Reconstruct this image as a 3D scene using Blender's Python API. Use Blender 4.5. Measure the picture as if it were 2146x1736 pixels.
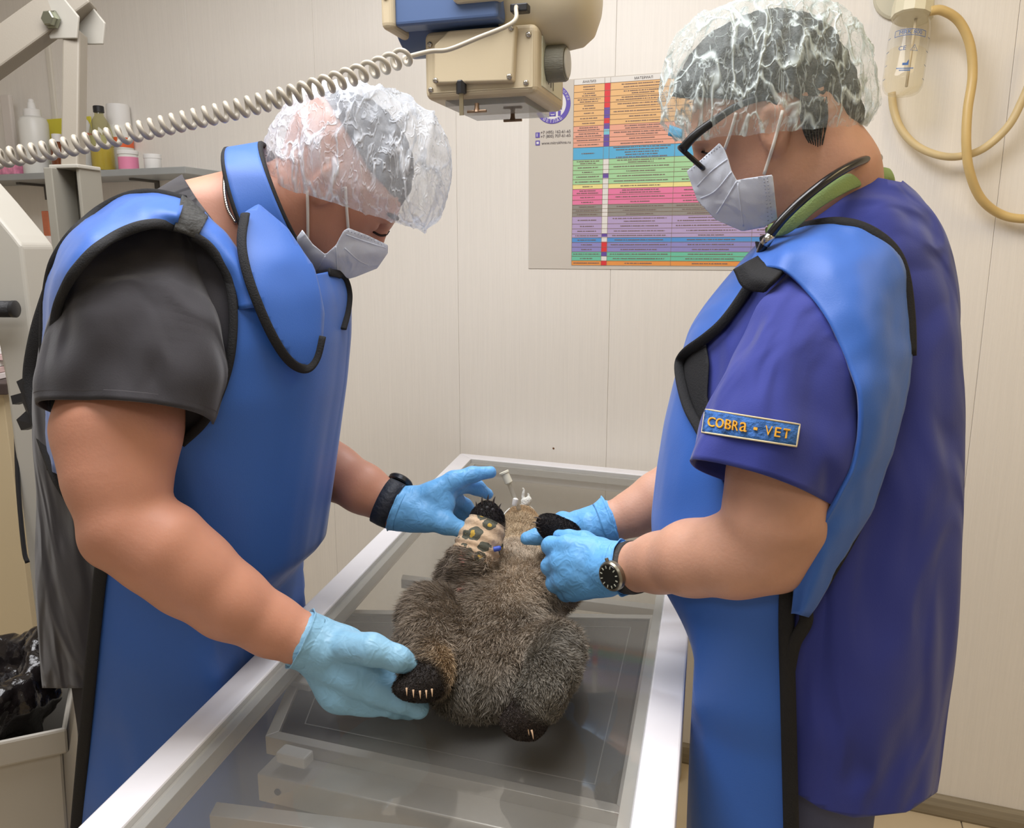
import bpy, bmesh, math, random
import numpy as np
from mathutils import Vector, Matrix, noise
from mathutils.bvhtree import BVHTree

for o in list(bpy.data.objects):
    bpy.data.objects.remove(o, do_unlink=True)
SC = bpy.context.scene
COL = SC.collection
random.seed(7)
RNG = np.random.default_rng(7)

# ------------------------------------------------------------------ camera
F = 1700.0                      # focal length in photo pixels (2146 x 1736)
PITCH = math.radians(11.4)
H = 1.45
CAM = np.array([0.0, 0.0, H])
SP, CP = math.sin(PITCH), math.cos(PITCH)
cam_d = bpy.data.cameras.new('camera')
cam_d.sensor_fit = 'HORIZONTAL'; cam_d.sensor_width = 36.0
cam_d.lens = F * 36.0 / 2146.0
cam_d.clip_start = 0.02
cam = bpy.data.objects.new('camera', cam_d); COL.objects.link(cam)
cam.location = (0, 0, H)
cam.rotation_euler = (math.pi / 2 - PITCH, 0, 0)
SC.camera = cam

# ------------------------------------------------------------------ light
world = bpy.data.worlds.new('world'); SC.world = world
world.use_nodes = True
world.node_tree.nodes['Background'].inputs[0].default_value = (1.0, 0.95, 0.88, 1)
world.node_tree.nodes['Background'].inputs[1].default_value = 0.0          # a closed room: no sky

def area_light(name, loc, size, power, color, rot=(0, 0, 0)):
    d = bpy.data.lights.new(name, 'AREA'); d.shape = 'RECTANGLE'
    d.size, d.size_y = size; d.energy = power; d.color = color
    o = bpy.data.objects.new(name, d); COL.objects.link(o)
    o.location = loc; o.rotation_euler = rot
    return o
area_light('ceiling_light_main_offscreen', (-0.45, 1.0, 2.63), (1.6, 1.0), 42, (0.965, 0.965, 1.0))
area_light('ceiling_light_side_offscreen', (1.45, 0.55, 2.63), (0.6, 1.2), 8.5, (1.0, 0.77, 0.40))
area_light('ceiling_light_rear_offscreen', (-0.6, -0.9, 2.63), (1.2, 0.6), 9, (0.98, 0.97, 0.97))

SC.view_settings.view_transform = 'Standard'
SC.view_settings.look = 'None'
SC.view_settings.gamma = 1.0
SC.view_settings.use_curve_mapping = False
SC.view_settings.exposure = 0.14
SC.cycles.max_bounces = 6; SC.cycles.diffuse_bounces = 3; SC.cycles.glossy_bounces = 3; SC.cycles.transparent_max_bounces = 10

# ------------------------------------------------------------------ pixel helpers
def ray(px, py):
    u, v = (px - 1073.0) / F, (py - 868.0) / F
    return np.array([u, CP - v * SP, -SP - v * CP])
def P(px, py, d):
    return CAM + d * ray(px, py)
def PZ(px, py, z):
    r = ray(px, py)
    return CAM + r * ((z - H) / r[2])
def PL(px, py, n, c):
    r = ray(px, py)
    return CAM + r * ((c - n @ CAM) / (n @ r))
def proj(V):
    q = np.asarray(V) - CAM
    depth = q[:, 1] * CP - q[:, 2] * SP
    up = q[:, 1] * SP + q[:, 2] * CP
    return np.stack([1073 + F * q[:, 0] / depth, 868 - F * up / depth, depth], 1)
def R(rpx, d):
    return rpx * d / F

# ------------------------------------------------------------------ materials
def s2l(c):
    return tuple(((x / 255.0) / 12.92 if x <= 10 else ((x / 255.0 + 0.055) / 1.055) ** 2.4) for x in c)
MATS = {}
def mat(name, rgb, rough=0.6, metal=0.0, spec=0.5, bump=0.0, bscale=80.0, var=0.0, vscale=8.0, stretch=(1, 1, 1), sss=0.0,
        alpha=1.0, trans=0.0, coat=0.0, sheen=0.0, emit=None, ior=1.45, detail=4.0):
    if name in MATS: return MATS[name]
    m = bpy.data.materials.new(name); m.use_nodes = True; MATS[name] = m
    nt = m.node_tree; b = nt.nodes['Principled BSDF']; L = nt.links.new
    col = (*s2l(rgb), 1)
    b.inputs['Base Color'].default_value = col
    b.inputs['Roughness'].default_value = rough
    b.inputs['Metallic'].default_value = metal
    b.inputs['Specular IOR Level'].default_value = spec
    b.inputs['IOR'].default_value = ior
    b.inputs['Alpha'].default_value = alpha
    b.inputs['Transmission Weight'].default_value = trans
    b.inputs['Coat Weight'].default_value = coat
    if sheen:
        b.inputs['Sheen Weight'].default_value = sheen
    if sss:
        b.inputs['Subsurface Weight'].default_value = sss
        b.inputs['Subsurface Radius'].default_value = (0.012, 0.005, 0.003)
        b.inputs['Subsurface Scale'].default_value = 0.6
    if emit:
        b.inputs['Emission Color'].default_value = (*s2l(emit[0]), 1)
        b.inputs['Emission Strength'].default_value = emit[1]
    if bump or var:
        tc = nt.nodes.new('ShaderNodeTexCoord'); mp = nt.nodes.new('ShaderNodeMapping')
        mp.inputs['Scale'].default_value = stretch
        L(tc.outputs['Object'], mp.inputs[0])
        if bump:
            n = nt.nodes.new('ShaderNodeTexNoise'); n.inputs['Scale'].default_value = bscale; n.inputs['Detail'].default_value = detail
            L(mp.outputs[0], n.inputs['Vector'])
            bp = nt.nodes.new('ShaderNodeBump'); bp.inputs['Strength'].default_value = bump; bp.inputs['Distance'].default_value = 0.01
            L(n.outputs['Fac'], bp.inputs['Height']); L(bp.outputs[0], b.inputs['Normal'])
        if var:
            n2 = nt.nodes.new('ShaderNodeTexNoise'); n2.inputs['Scale'].default_value = vscale; n2.inputs['Detail'].default_value = 5
            L(mp.outputs[0], n2.inputs['Vector'])
            mr = nt.nodes.new('ShaderNodeMapRange'); mr.inputs['From Min'].default_value = 0.3; mr.inputs['From Max'].default_value = 0.7
            mr.inputs['To Min'].default_value = 1 - var; mr.inputs['To Max'].default_value = 1 + var
            L(n2.outputs['Fac'], mr.inputs[0])
            mx = nt.nodes.new('ShaderNodeMix'); mx.data_type = 'RGBA'; mx.blend_type = 'MULTIPLY'
            mx.inputs['Factor'].default_value = 1.0
            mx.inputs[6].default_value = col
            L(mr.outputs[0], mx.inputs[7]); L(mx.outputs[2], b.inputs['Base Color'])
    return m

def crease(m, scale, strength, dist, stretch=(1, 1, 0.45), rot=(0.0, 0.5, 0.0)):
    """soft cloth creases: a ridged relief added to a material's bump"""
    nt = m.node_tree; L = nt.links.new; b = nt.nodes['Principled BSDF']
    tc = nt.nodes.new('ShaderNodeTexCoord'); mp = nt.nodes.new('ShaderNodeMapping'); mp.inputs['Scale'].default_value = stretch; mp.inputs['Rotation'].default_value = rot
    n = nt.nodes.new('ShaderNodeTexNoise'); n.inputs['Scale'].default_value = scale; n.inputs['Detail'].default_value = 1.5; n.inputs['Distortion'].default_value = 0.8
    s_ = nt.nodes.new('ShaderNodeMath'); s_.operation = 'SUBTRACT'; s_.inputs[1].default_value = 0.5
    ab = nt.nodes.new('ShaderNodeMath'); ab.operation = 'ABSOLUTE'
    mr = nt.nodes.new('ShaderNodeMapRange'); mr.interpolation_type = 'SMOOTHSTEP'; mr.inputs['From Max'].default_value = 0.16; mr.inputs['To Min'].default_value = 1; mr.inputs['To Max'].default_value = 0
    bp = nt.nodes.new('ShaderNodeBump'); bp.inputs['Strength'].default_value = strength; bp.inputs['Distance'].default_value = dist
    L(tc.outputs['Object'], mp.inputs[0]); L(mp.outputs[0], n.inputs['Vector']); L(n.outputs['Fac'], s_.inputs[0]); L(s_.outputs[0], ab.inputs[0]); L(ab.outputs[0], mr.inputs[0]); L(mr.outputs[0], bp.inputs['Height'])
    if b.inputs['Normal'].links: L(b.inputs['Normal'].links[0].from_socket, bp.inputs['Normal'])
    L(bp.outputs[0], b.inputs['Normal'])
    return m

def clear_mat(name, rgb, rough=0.03, ior=1.49, tint=0.97, milky=0.0):
    """clear sheet plastic or glass: see-through, with Fresnel reflections and a little milky scatter"""
    if name in MATS: return MATS[name]
    m = bpy.data.materials.new(name); m.use_nodes = True; MATS[name] = m
    nt = m.node_tree; nt.nodes.remove(nt.nodes['Principled BSDF']); L = nt.links.new
    out = nt.nodes['Material Output']
    t = nt.nodes.new('ShaderNodeBsdfTransparent'); t.inputs[0].default_value = (*[c * tint for c in s2l(rgb)], 1)
    g = nt.nodes.new('ShaderNodeBsdfGlossy'); g.inputs['Roughness'].default_value = rough
    fr = nt.nodes.new('ShaderNodeFresnel'); fr.inputs[0].default_value = ior
    mx = nt.nodes.new('ShaderNodeMixShader')
    ge = nt.nodes.new('ShaderNodeNewGeometry'); iv = nt.nodes.new('ShaderNodeMath'); iv.operation = 'SUBTRACT'; iv.inputs[0].default_value = 1.0
    mu = nt.nodes.new('ShaderNodeMath'); mu.operation = 'MULTIPLY'          # only the outer faces mirror, the inner ones would reflect totally
    L(ge.outputs['Backfacing'], iv.inputs[1]); L(iv.outputs[0], mu.inputs[0]); L(fr.outputs[0], mu.inputs[1])
    L(mu.outputs[0], mx.inputs[0]); L(t.outputs[0], mx.inputs[1]); L(g.outputs[0], mx.inputs[2])
    last = mx
    if milky:
        d = nt.nodes.new('ShaderNodeBsdfDiffuse'); d.inputs[0].default_value = (*s2l((225, 222, 215)), 1)
        tl = nt.nodes.new('ShaderNodeBsdfTranslucent'); tl.inputs[0].default_value = (*s2l((225, 222, 215)), 1)
        m2 = nt.nodes.new('ShaderNodeMixShader'); m2.inputs[0].default_value = 0.4
        L(d.outputs[0], m2.inputs[1]); L(tl.outputs[0], m2.inputs[2])
        m3 = nt.nodes.new('ShaderNodeMixShader'); m3.inputs[0].default_value = milky
        L(mx.outputs[0], m3.inputs[1]); L(m2.outputs[0], m3.inputs[2]); last = m3
    L(last.outputs[0], out.inputs[0])
    return m

def attr_mat(name, rough=0.7, attr='Col', sheen=0.0, bump=0.0, bscale=200):
    if name in MATS: return MATS[name]
    m = mat(name, (128, 128, 128), rough, sheen=sheen, bump=bump, bscale=bscale)
    a = m.node_tree.nodes.new('ShaderNodeAttribute'); a.attribute_name = attr
    m.node_tree.links.new(a.outputs['Color'], m.node_tree.nodes['Principled BSDF'].inputs['Base Color'])
    return m

# ------------------------------------------------------------------ object helpers
def mesh_obj(name, V, Fc, m=None, parent=None, smooth=True, mats=None, fmat=None):
    me = bpy.data.meshes.new(name)
    me.from_pydata([tuple(map(float, v)) for v in V], [], [tuple(int(i) for i in f) for f in Fc])
    me.update()
    o = bpy.data.objects.new(name, me); COL.objects.link(o)
    for mm in (mats or ([m] if m else [])): me.materials.append(mm)
    if fmat is not None: me.polygons.foreach_set('material_index', np.asarray(fmat, dtype=np.int32))
    if smooth: me.polygons.foreach_set('use_smooth', np.ones(len(me.polygons), dtype=bool))
    if parent is not None: attach(o, parent)
    return o
def world_origin(p):
    v = Vector((0, 0, 0))
    while p is not None:
        v = v + p.location; p = p.parent
    return v
def attach(o, parent):
    o.parent = parent
    o.matrix_parent_inverse = Matrix.Translation(-world_origin_geo(parent))
def world_origin_geo(p):
    return Vector(p.location) if p.parent is None else Vector((0, 0, 0)) + Vector(p.location)
def tag(o, label, cat, group=None):
    o['label'] = label; o['category'] = cat
    if group: o['group'] = group
    return o
def thing(name, label, cat, loc=(0, 0, 0), group=None):
    o = bpy.data.objects.new(name, None); COL.objects.link(o); o.location = tuple(map(float, loc))
    o.empty_display_size = 0.02
    return tag(o, label, cat, group)
def struct(o):
    o['kind'] = 'structure'; return o
def solid(o, t, offset=0.0):
    md = o.modifiers.new('thickness', 'SOLIDIFY'); md.thickness = t; md.offset = offset
    return o
def subsurf(o, n=1):
    md = o.modifiers.new('smooth', 'SUBSURF'); md.levels = n; md.render_levels = n
    return o

def unit(v):
    v = np.asarray(v, float); return v / (np.linalg.norm(v) + 1e-12)
def basis(z, x=None):
    z = unit(z)
    if x is None: x = (1, 0, 0) if abs(z[0]) < 0.9 else (0, 1, 0)
    x = np.asarray(x, float); x = unit(x - z * (x @ z)); y = np.cross(z, x)
    return np.stack([x, y, z], 1)
def rotz(a):
    c, s = math.cos(a), math.sin(a)
    return np.array([[c, -s, 0], [s, c, 0], [0, 0, 1.0]])
EYE = np.eye(3)

def box_vf(c, half, Rm=EYE, bevel=0.0, seg=2):
    bm = bmesh.new(); bmesh.ops.create_cube(bm, size=2.0)
    for v in bm.verts: v.co = Vector((v.co.x * half[0], v.co.y * half[1], v.co.z * half[2]))
    if bevel: bmesh.ops.bevel(bm, geom=list(bm.edges), offset=bevel, segments=seg, profile=0.5, affect='EDGES')
    bm.verts.index_update()
    V = np.array([v.co[:] for v in bm.verts]) @ np.asarray(Rm).T + np.asarray(c)
    Fc = [[v.index for v in f.verts] for f in bm.faces]; bm.free()
    return V, Fc
def box(name, c, half, m, parent=None, Rm=EYE, bevel=0.0, seg=2):
    V, Fc = box_vf(c, half, Rm, bevel, seg)
    return mesh_obj(name, V, Fc, m, parent, smooth=False)
def merge(parts):
    V, Fc, n = [], [], 0
    for v, f in parts:
        V.append(np.asarray(v)); Fc += [[i + n for i in q] for q in f]; n += len(v)
    return np.concatenate(V), Fc
def boxes(name, specs, m, parent=None):
    V, Fc = merge([box_vf(*s) for s in specs])
    return mesh_obj(name, V, Fc, m, parent, smooth=False)

def catmull(pts, n):
    """resample a control polyline (k x dims) to n points with a Catmull-Rom curve"""
    pts = np.asarray(pts, float)
    k = len(pts)
    if k == 2:
        t = np.linspace(0, 1, n)[:, None]; return pts[0] * (1 - t) + pts[1] * t
    ext = np.concatenate([[2 * pts[0] - pts[1]], pts, [2 * pts[-1] - pts[-2]]])
    t = np.linspace(0, k - 1 - 1e-9, n); i = t.astype(int); f = (t - i)[:, None]
    p0, p1, p2, p3 = ext[i], ext[i + 1], ext[i + 2], ext[i + 3]
    return 0.5 * ((2 * p1) + (-p0 + p2) * f + (2 * p0 - 5 * p1 + 4 * p2 - p3) * f ** 2 + (-p0 + 3 * p1 - 3 * p2 + p3) * f ** 3)

def frames(path):
    T = np.gradient(path, axis=0); T /= np.linalg.norm(T, axis=1)[:, None] + 1e-12
    N = np.zeros_like(path); n = basis(T[0])[:, 0]
    for i, t in enumerate(T):
        n = n - t * (n @ t); n = n / (np.linalg.norm(n) + 1e-12); N[i] = n
    return T, N, np.cross(T, N)
def tube_vf(path, r, seg=10, cap=True, closed=False, flat=1.0, fixed=None):
    """sweep a circle (or an ellipse: flat, along FIXED) of radius r (number or one per point) along a path"""
    path = np.asarray(path, float); n = len(path); r = np.broadcast_to(np.asarray(r, float), (n,))
    T, N, B = frames(path)
    if fixed is not None:
        fx = np.asarray(fixed, float); N = fx - T * (T @ fx)[:, None]; N /= np.linalg.norm(N, axis=1)[:, None] + 1e-9; B = np.cross(T, N)
    a = np.linspace(0, 2 * math.pi, seg, endpoint=False)
    V = (path[:, None, :] + r[:, None, None] * (np.cos(a)[None, :, None] * N[:, None, :] * flat + np.sin(a)[None, :, None] * B[:, None, :])).reshape(-1, 3)
    Fc = []
    for i in range(n if closed else n - 1):
        j = (i + 1) % n
        for k in range(seg):
            l = (k + 1) % seg
            Fc.append([i * seg + k, i * seg + l, j * seg + l, j * seg + k])
    if cap and not closed:
        Fc.append([k for k in range(seg)][::-1]); Fc.append([(n - 1) * seg + k for k in range(seg)])
    return V, Fc
def tube(name, path, r, m, parent=None, seg=10, **k):
    V, Fc = tube_vf(path, r, seg, **k)
    return mesh_obj(name, V, Fc, m, parent)
def lathe_vf(prof, c, Rm=EYE, seg=32):
    """prof: (radius, height) from bottom to top"""
    prof = np.asarray(prof, float); a = np.linspace(0, 2 * math.pi, seg, endpoint=False)
    V = np.stack([prof[:, 0][:, None] * np.cos(a), prof[:, 0][:, None] * np.sin(a), np.repeat(prof[:, 1][:, None], seg, 1)], 2).reshape(-1, 3)
    V = V @ np.asarray(Rm).T + np.asarray(c)
    Fc = [[i * seg + k, i * seg + (k + 1) % seg, (i + 1) * seg + (k + 1) % seg, (i + 1) * seg + k] for i in range(len(prof) - 1) for k in range(seg)]
    Fc.append([k for k in range(seg)][::-1]); Fc.append([(len(prof) - 1) * seg + k for k in range(seg)])
    return V, Fc
def lathe(name, prof, c, m, parent=None, Rm=EYE, seg=32, smooth=True):
    V, Fc = lathe_vf(prof, c, Rm, seg)
    o = mesh_obj(name, V, Fc, m, parent, smooth)
    if smooth: sharp(o)
    return o
def sharp(o, ang=35):
    md = o.modifiers.new('edges', 'EDGE_SPLIT'); md.split_angle = math.radians(ang)
    return o
def sheet_vf(G):
    G = np.asarray(G); a, b = G.shape[:2]
    return G.reshape(-1, 3), [[i * b + j, i * b + j + 1, (i + 1) * b + j + 1, (i + 1) * b + j] for i in range(a - 1) for j in range(b - 1)]
def bisheet(ctrl, na, nb):
    """resample a control grid (a x b x 3) to na x nb"""
    ctrl = np.asarray(ctrl, float)
    G = np.stack([catmull(ctrl[i], nb) for i in range(len(ctrl))])
    return np.stack([catmull(G[:, j], na) for j in range(nb)], 1)

def normals(V, Fc):
    V = np.asarray(V); N = np.zeros_like(V)
    for n in (3, 4):
        q = np.array([f for f in Fc if len(f) == n])
        if len(q):
            fn = np.cross(V[q[:, 1]] - V[q[:, 0]], V[q[:, 2]] - V[q[:, 0]])
            if n == 4: fn = np.cross(V[q[:, 2]] - V[q[:, 0]], V[q[:, 3]] - V[q[:, 1]])
            for k in range(n): np.add.at(N, q[:, k], fn)
    return N / (np.linalg.norm(N, axis=1)[:, None] + 1e-12)
def nz(V, scale, seed=0.0, octs=2):
    return np.array([noise.fractal(Vector((float(v[0]) * scale + seed, float(v[1]) * scale - seed, float(v[2]) * scale + 2 * seed)), 1.0, 2.0, octs) for v in V])
def bvh(*vfs):
    V, Fc = merge(vfs)
    return BVHTree.FromPolygons([Vector(v) for v in V], Fc)
def hit(tree, px, py, off=0.0, lo=0.4, hi=2.2):
    """where the sight line of a photo pixel meets a surface; off the surface, its closest point"""
    r = unit(ray(px, py))
    h = tree.ray_cast(Vector(CAM), Vector(r))
    if h[0] is not None:
        return np.array(h[0]) - r * off
    best = None
    for t in np.linspace(lo, hi, 120):
        q = CAM + r * t; n = tree.find_nearest(Vector(q))
        if best is None or n[3] < best[0]: best = (n[3], np.array(n[0]))
    return best[1] - r * off

def poly_sd(Q, poly):
    """signed distance (photo pixels) of points to a polygon, negative inside"""
    Q = np.asarray(Q)[:, :2]; poly = np.asarray(poly, float); d = np.full(len(Q), 1e9); ins = np.zeros(len(Q), bool)
    for a, b in zip(poly, np.roll(poly, -1, 0)):
        ab = b - a; t = np.clip(((Q - a) @ ab) / (ab @ ab + 1e-9), 0, 1)
        d = np.minimum(d, np.linalg.norm(Q - a - t[:, None] * ab, axis=1))
        c = ((a[1] > Q[:, 1]) != (b[1] > Q[:, 1])) & (Q[:, 0] < (b[0] - a[0]) * (Q[:, 1] - a[1]) / (b[1] - a[1] + 1e-12) + a[0])
        ins ^= c
    return np.where(ins, -d, d)
def clip(V, Fc, val):
    """keep the part of a mesh where val < 0, cut along val = 0"""
    V = [np.asarray(v) for v in V]; out = []; cache = {}
    val = np.asarray(val)
    def cutv(i, j):
        k = (min(i, j), max(i, j))
        if k not in cache:
            t = val[i] / (val[i] - val[j]); V.append(V[i] * (1 - t) + V[j] * t); cache[k] = len(V) - 1
        return cache[k]
    for f in Fc:
        ins = [val[i] < 0 for i in f]
        if all(ins): out.append(list(f)); continue
        if not any(ins): continue
        q = []
        for a in range(len(f)):
            i, j = f[a], f[(a + 1) % len(f)]
            if val[i] < 0: q.append(i)
            if (val[i] < 0) != (val[j] < 0): q.append(cutv(i, j))
        if len(q) >= 3: out.append(q)
    used = sorted({i for f in out for i in f}); mp = {i: k for k, i in enumerate(used)}
    return np.array([V[i] for i in used]), [[mp[i] for i in f] for f in out]

# ------------------------------------------------------------------ distance-field modelling (smoothly joined forms, meshed by surface nets)
class Field:
    def __init__(s, lo, hi, h):
        s.h = h; s.lo = np.asarray(lo, float)
        n = np.ceil((np.asarray(hi) - s.lo) / h).astype(int) + 1
        s.ax = [(s.lo[i] + h * np.arange(n[i])).astype(np.float32) for i in range(3)]
        s.f = np.full(n, 0.3, np.float32)
    def _sl(s, lo, hi):
        r = []
        for i in range(3):
            a = int(max(0, math.floor((lo[i] - s.lo[i]) / s.h))); b = int(min(s.f.shape[i], math.ceil((hi[i] - s.lo[i]) / s.h) + 1))
            if b <= a: return None
            r.append(slice(a, b))
        return tuple(r)
    def _put(s, lo, hi, fn, k, sub=False):
        pad = k + 3 * s.h + 0.004
        sl = s._sl(np.asarray(lo) - pad, np.asarray(hi) + pad)
        if sl is None: return
        X, Y, Z = s.ax[0][sl[0]][:, None, None], s.ax[1][sl[1]][None, :, None], s.ax[2][sl[2]][None, None, :]
        b = fn(X, Y, Z).astype(np.float32); a = s.f[sl]
        if sub:
            b = -b
            t = np.clip(0.5 - 0.5 * (b - a) / max(k, 1e-5), 0, 1); s.f[sl] = a + (b - a) * (1 - t) * 1 if k < 1e-5 else (a * t + b * (1 - t) + k * t * (1 - t))
        else:
            t = np.clip(0.5 + 0.5 * (b - a) / max(k, 1e-5), 0, 1)
            s.f[sl] = b * (1 - t) + a * t - k * t * (1 - t)
    def cone(s, a, b, r1, r2, k=0.01, flat=None, sub=False):
        a, b = np.asarray(a, float), np.asarray(b, float); ab = b - a; L2 = ab @ ab + 1e-12
        rm = max(r1, r2) + 0.004
        def fn(X, Y, Z):
            x, y, z = X - a[0], Y - a[1], Z - a[2]
            t = np.clip((x * ab[0] + y * ab[1] + z * ab[2]) / L2, 0, 1)
            x, y, z = x - t * ab[0], y - t * ab[1], z - t * ab[2]
            if flat is not None:
                n, sc = flat; w = (x * n[0] + y * n[1] + z * n[2]) * (1 / sc - 1); x, y, z = x + w * n[0], y + w * n[1], z + w * n[2]
            return np.sqrt(x * x + y * y + z * z) - (r1 + (r2 - r1) * t)
        s._put(np.minimum(a, b) - rm, np.maximum(a, b) + rm, fn, k, sub)
    def chain(s, pts, k=0.01, flat=None):
        for (a, r1), (b, r2) in zip(pts[:-1], pts[1:]): s.cone(a, b, r1, r2, k, flat)
    def ell(s, c, rad, Rm=EYE, k=0.01, sub=False):
        c = np.asarray(c, float); rad = np.asarray(rad, float); Rm = np.asarray(Rm); m = rad.max()
        def fn(X, Y, Z):
            x, y, z = X - c[0], Y - c[1], Z - c[2]
            q = [(x * Rm[0, i] + y * Rm[1, i] + z * Rm[2, i]) for i in range(3)]
            k0 = np.sqrt(sum((q[i] / rad[i]) ** 2 for i in range(3))); k1 = np.sqrt(sum((q[i] / rad[i] ** 2) ** 2 for i in range(3))) + 1e-6
            return k0 * (k0 - 1) / k1
        s._put(c - m, c + m, fn, k, sub)
    def mesh(s, smooth=2):
        f = s.f; ins = f < 0
        nx, ny, nz_ = f.shape
        c = [ins[i:nx - 1 + i, j:ny - 1 + j, k:nz_ - 1 + k] for i in (0, 1) for j in (0, 1) for k in (0, 1)]
        cnt = sum(x.astype(np.int8) for x in c); act = (cnt > 0) & (cnt < 8)
        idx = np.argwhere(act); lookup = np.full(act.shape, -1, np.int32); lookup[act] = np.arange(len(idx))
        acc = np.zeros((len(idx), 3)); w = np.zeros(len(idx))
        cor = [(i, j, k) for i in (0, 1) for j in (0, 1) for k in (0, 1)]
        val = [f[idx[:, 0] + i, idx[:, 1] + j, idx[:, 2] + k] for i, j, k in cor]
        for a in range(8):
            for b in range(a + 1, 8):
                if sum(abs(cor[a][q] - cor[b][q]) for q in range(3)) != 1: continue
                va, vb = val[a], val[b]; x = (va < 0) != (vb < 0)
                t = np.where(x, va / (va - vb + 1e-12), 0)
                p = np.asarray(cor[a])[None] + t[:, None] * (np.asarray(cor[b]) - np.asarray(cor[a]))[None]
                acc += p * x[:, None]; w += x
        V = (idx + acc / w[:, None]) * s.h + s.lo
        Fs = []
        for ax in range(3):
            sl0 = [slice(None)] * 3; sl1 = [slice(None)] * 3; sl0[ax] = slice(0, -1); sl1[ax] = slice(1, None)
            e = ins[tuple(sl0)] != ins[tuple(sl1)]; pos = np.argwhere(e)
            o = [i for i in range(3) if i != ax]
            ok = (pos[:, o[0]] > 0) & (pos[:, o[1]] > 0) & (pos[:, o[0]] < f.shape[o[0]] - 1) & (pos[:, o[1]] < f.shape[o[1]] - 1)
            pos = pos[ok]; q = []
            for da, db in ((0, 0), (-1, 0), (-1, -1), (0, -1)):
                pp = pos.copy(); pp[:, o[0]] += da; pp[:, o[1]] += db; q.append(lookup[pp[:, 0], pp[:, 1], pp[:, 2]])
            q = np.stack(q, 1); inside0 = ins[pos[:, 0], pos[:, 1], pos[:, 2]]
            flip = inside0 if ax != 1 else ~inside0
            q[flip] = q[flip][:, ::-1]; Fs.append(q[:, ::-1])
        Fq = np.concatenate(Fs); Fq = Fq[(Fq >= 0).all(1)]
        for _ in range(smooth):
            A = np.zeros_like(V); n = np.zeros(len(V))
            for k in range(4):
                np.add.at(A, Fq[:, k], V[Fq[:, (k + 1) % 4]]); np.add.at(A, Fq[:, k], V[Fq[:, (k + 3) % 4]]); np.add.at(n, Fq[:, k], 2)
            V = 0.5 * V + 0.5 * A / np.maximum(n, 1)[:, None]
        return V, Fq.tolist()

# ------------------------------------------------------------------ lettering
def text_vf(body, size=1.0, extrude=0.0, align='CENTER'):
    """a line of lettering as flat geometry in the x-y plane, centred, cap height about SIZE"""
    cu = bpy.data.curves.new('lettering', 'FONT'); cu.body = body; cu.size = size; cu.extrude = extrude
    cu.align_x = align; cu.align_y = 'CENTER'; cu.resolution_u = 3
    o = bpy.data.objects.new('lettering', cu); COL.objects.link(o)
    dg = bpy.context.evaluated_depsgraph_get(); me = o.evaluated_get(dg).to_mesh()
    V = np.array([v.co[:] for v in me.vertices]).reshape(-1, 3); Fc = [list(p.vertices) for p in me.polygons]
    o.evaluated_get(dg).to_mesh_clear()
    bpy.data.objects.remove(o, do_unlink=True); bpy.data.curves.remove(cu)
    return V, Fc
# ================================================================== the room
A20 = math.radians(20)
WN = np.array([math.sin(A20), math.cos(A20), 0.0])       # away from the camera, into the back wall
WT = np.array([math.cos(A20), -math.sin(A20), 0.0])      # along the back wall, to the right
WC = 2.158
UP = np.array([0, 0, 1.0])
WR = np.stack([WT, WN, UP], 1)                            # wall frame: x along, y into the wall, z up
def W(px, py, off=0.0):
    return PL(px, py, WN, WC - off)
def wp(s, z, off=0.0):
    return WT * s + WN * (WC - off) + UP * z
def ws(p):
    return float(np.asarray(p) @ WT)
CEIL = 2.65

wall_m = mat('wall_panel_cream', (240, 234, 224), 0.42, bump=0.10, bscale=90, stretch=(6, 6, 0.12), var=0.022, vscale=40)
groove_m = mat('wall_groove', (236, 230, 219), 0.8)
ceil_m = mat('ceiling_white', (232, 230, 224), 0.9)
floor_m = mat('floor_grout', (150, 132, 108), 0.85, bump=0.1)
tile_m = mat('floor_tile_beige', (205, 186, 154), 0.35, var=0.05, vscale=6, bump=0.03, bscale=30)
base_m = mat('baseboard_wood_grey', (140, 128, 106), 0.45, var=0.12, vscale=20, stretch=(0.3, 0.3, 8))
white_pl = mat('white_plastic', (226, 224, 218), 0.35)

S0, S1 = -3.2, 2.0
wall = struct(box('wall_back', wp((S0 + S1) / 2, CEIL / 2, -0.035), ((S1 - S0) / 2, 0.03, CEIL / 2), groove_m, Rm=WR))
seam0 = ws(W(2110, 250)); pw = (seam0 - ws(W(1274, 800))) / 2
seams = sorted(seam0 + pw * k for k in range(-18, 4) if S0 < seam0 + pw * k < S1)
edges = [S0] + seams + [S1]
for a, b in zip(edges[:-1], edges[1:]):
    if b - a < 0.01: continue
    box('wall_panel', wp((a + b) / 2, CEIL / 2, -0.004), ((b - a) / 2 - 0.0003, 0.004, CEIL / 2), wall_m, wall, Rm=WR, bevel=0.0006, seg=1)
DEPTH = 4.3
cs = wp((S0 + S1) / 2, 0, DEPTH / 2)
struct(box('floor', cs + UP * -0.03, ((S1 - S0) / 2, DEPTH / 2 + 0.04, 0.025), floor_m, Rm=WR))
fl = bpy.data.objects['floor']
tp = 0.305
tile0 = None
for i in range(int((S1 - S0) / tp) + 1):
    for j in range(8):
        s, o = S0 + tp * (i + 0.5), tp * (j + 0.5)
        if s + tp / 2 > S1: continue
        c = wp(s, 0, o)
        if tile0 is None:
            tile0 = box('floor_tile', (0, 0, -0.0025), (tp / 2 - 0.0015, tp / 2 - 0.0015, 0.0025), tile_m, Rm=WR, bevel=0.0008, seg=1); t = tile0
        else:
            t = tile0.copy(); COL.objects.link(t)
        t.location = tuple(c); t.parent = fl
struct(box('ceiling', cs + UP * (CEIL + 0.03), ((S1 - S0) / 2, DEPTH / 2 + 0.04, 0.03), ceil_m, Rm=WR))
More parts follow.
